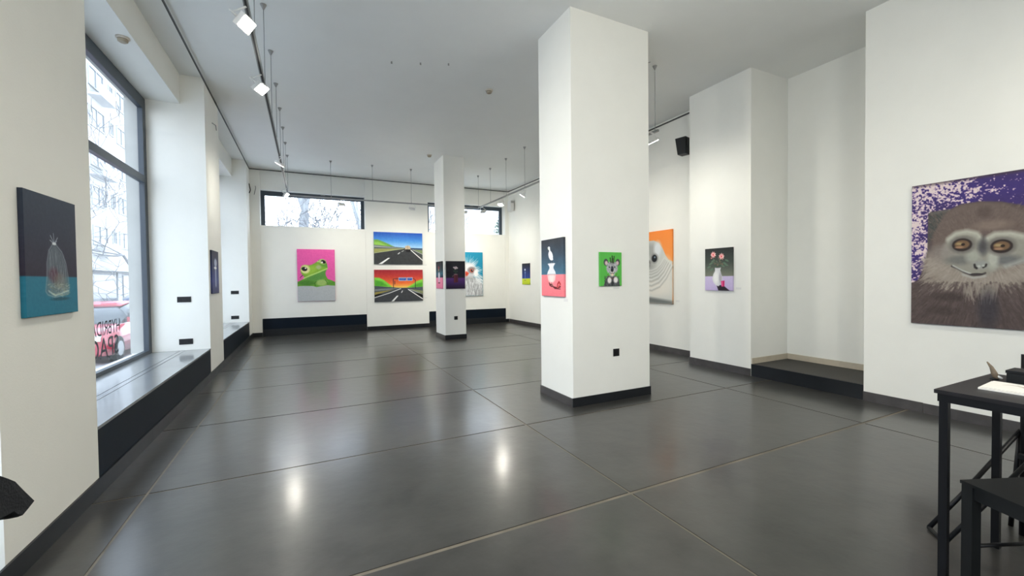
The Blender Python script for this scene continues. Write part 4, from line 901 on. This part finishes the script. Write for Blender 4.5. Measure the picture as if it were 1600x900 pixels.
def tree(loc, h, r, label, seed, m='bark', spread=0.55, levels=5, fork=0.35, lean=0, dens=3):
    rnd = random.Random(seed); b = MB(); cnt = [0]
    t = empty('bare_tree', loc, label, 'tree')
    tb = MB(); bb = MB()
    def grow(B, p, d, L, r, lv):
        n = 4 if lv > 1 else 3; pts = [p]; rs = [r]; q = p
        for k in range(n):
            d = (d+Vector((rnd.gauss(0, .13 if r < .12 else .03), rnd.gauss(0, .13 if r < .12 else .03), rnd.gauss(0, .06)+0.05))).normalized(); q = q+d*L/n; pts.append(q); rs.append(r*(1-0.42*(k+1)/n))
        rs = [max(q_, .010) for q_ in rs]; B.tube(pts, rs, 7 if r > .05 else (4 if r > .012 else 3), caps=False)
        if lv == 0 or cnt[0] > 1500: return
        kids = dens if lv > 1 else dens+1
        for k in range(kids):
            i = rnd.randint(2, len(pts)-1) if k else len(pts)-1
            a = rnd.uniform(0, 2*PI); sp = spread*rnd.uniform(.5, 1.4)
            side = d.orthogonal().normalized(); side.rotate(Matrix.Rotation(a, 3, d))
            cnt[0] += 1
            grow(bb, pts[i], (d*math.cos(sp)+side*math.sin(sp)).normalized(), L*rnd.uniform(.55, .85), rs[i]*rnd.uniform(.5, .72), lv-1)
    grow(tb, Vector((0, 0, 0)), Vector((lean, 0, 1)).normalized(), h*fork, r, levels)
    tb.build('trunk', m, t); bb.build('branches', m, t, kind='stuff'); return t
tree((-0.30, 18.5, -0.46), 11, 0.30, 'thick pale forked trunk seen through the left back window', 3, 'barkl', .32, 5, .43)
tree((2.4, 19.5, -0.46), 11, 0.15, 'slimmer bare tree at the right of the left back window', 5, 'barkl', .5, 5, .42)
tree((-1.6, 21, -0.46), 11, 0.10, 'bare tree left behind the thick pale trunk', 8, 'barkd', .7, 5, .22)
tree((1.3, 17.2, -0.46), 9, 0.08, 'thin bare sapling close behind the left back window', 12, 'barkd', .6, 5, .24)
tree((-0.9, 16.8, -0.46), 9, 0.08, 'thin bare sapling nearest the left corner of the back window', 21, 'barkd', .5, 6, .24, 0, 2)
tree((-2.6, 18.0, -0.46), 9, 0.07, 'small bare tree seen through the left end of the left back window', 51, 'barkd', .5, 6, .24, 0, 2)
tree((3.2, 17.5, -0.46), 9, 0.06, 'thin bare tree just outside the right end of the left back window', 57, 'barkd', .7, 5, .26)
tree((0.9, 23, -0.46), 12, 0.10, 'farther bare tree behind the thick pale trunk', 44, 'barkd', .7, 5, .22)
tree((5.0, 26, -0.46), 9, 0.10, 'distant bare tree between the two back windows', 14, 'barkd', .5, 4, .32)
tree((-5.6, 21.2, -0.45), 12, 0.09, 'bare street tree before the facade across the street', 31, 'barkd', .95, 5, .30)
tree((-7.2, 27.5, -0.45), 12, 0.10, 'second bare street tree farther along the facade', 33, 'barkd', .95, 5, .30)
# evergreen shrub top seen in the right back window
rnd = random.Random(4); t = empty('evergreen_tree', (8.15, 17.9, -0.46), 'evergreen branches at the lower right of the right back window', 'tree')
b = MB(); b.tube([(0, 0, 0), (0.05, 0, 2), (0, 0.1, 4.6)], [0.08, 0.06, 0.02], 7); b.build('trunk', 'bark', t)
b = MB()
for k in range(1500):
    z = rnd.uniform(1.0, 5.0); rr = (5.1-z)*0.33*rnd.random()**.5; a = rnd.uniform(0, 2*PI); c = Vector((rr*math.cos(a), rr*math.sin(a), z))
    u = Vector((rnd.gauss(0, 1), rnd.gauss(0, 1), rnd.gauss(0, .5))).normalized()*0.09; v = Vector((rnd.gauss(0, 1), rnd.gauss(0, 1), rnd.gauss(0, .5))).normalized()*0.03
    b.b.faces.new([b.b.verts.new(c-u), b.b.verts.new(c+v), b.b.verts.new(c+u), b.b.verts.new(c-v)])
o = b.build('foliage', 'leaf', t, kind='stuff')
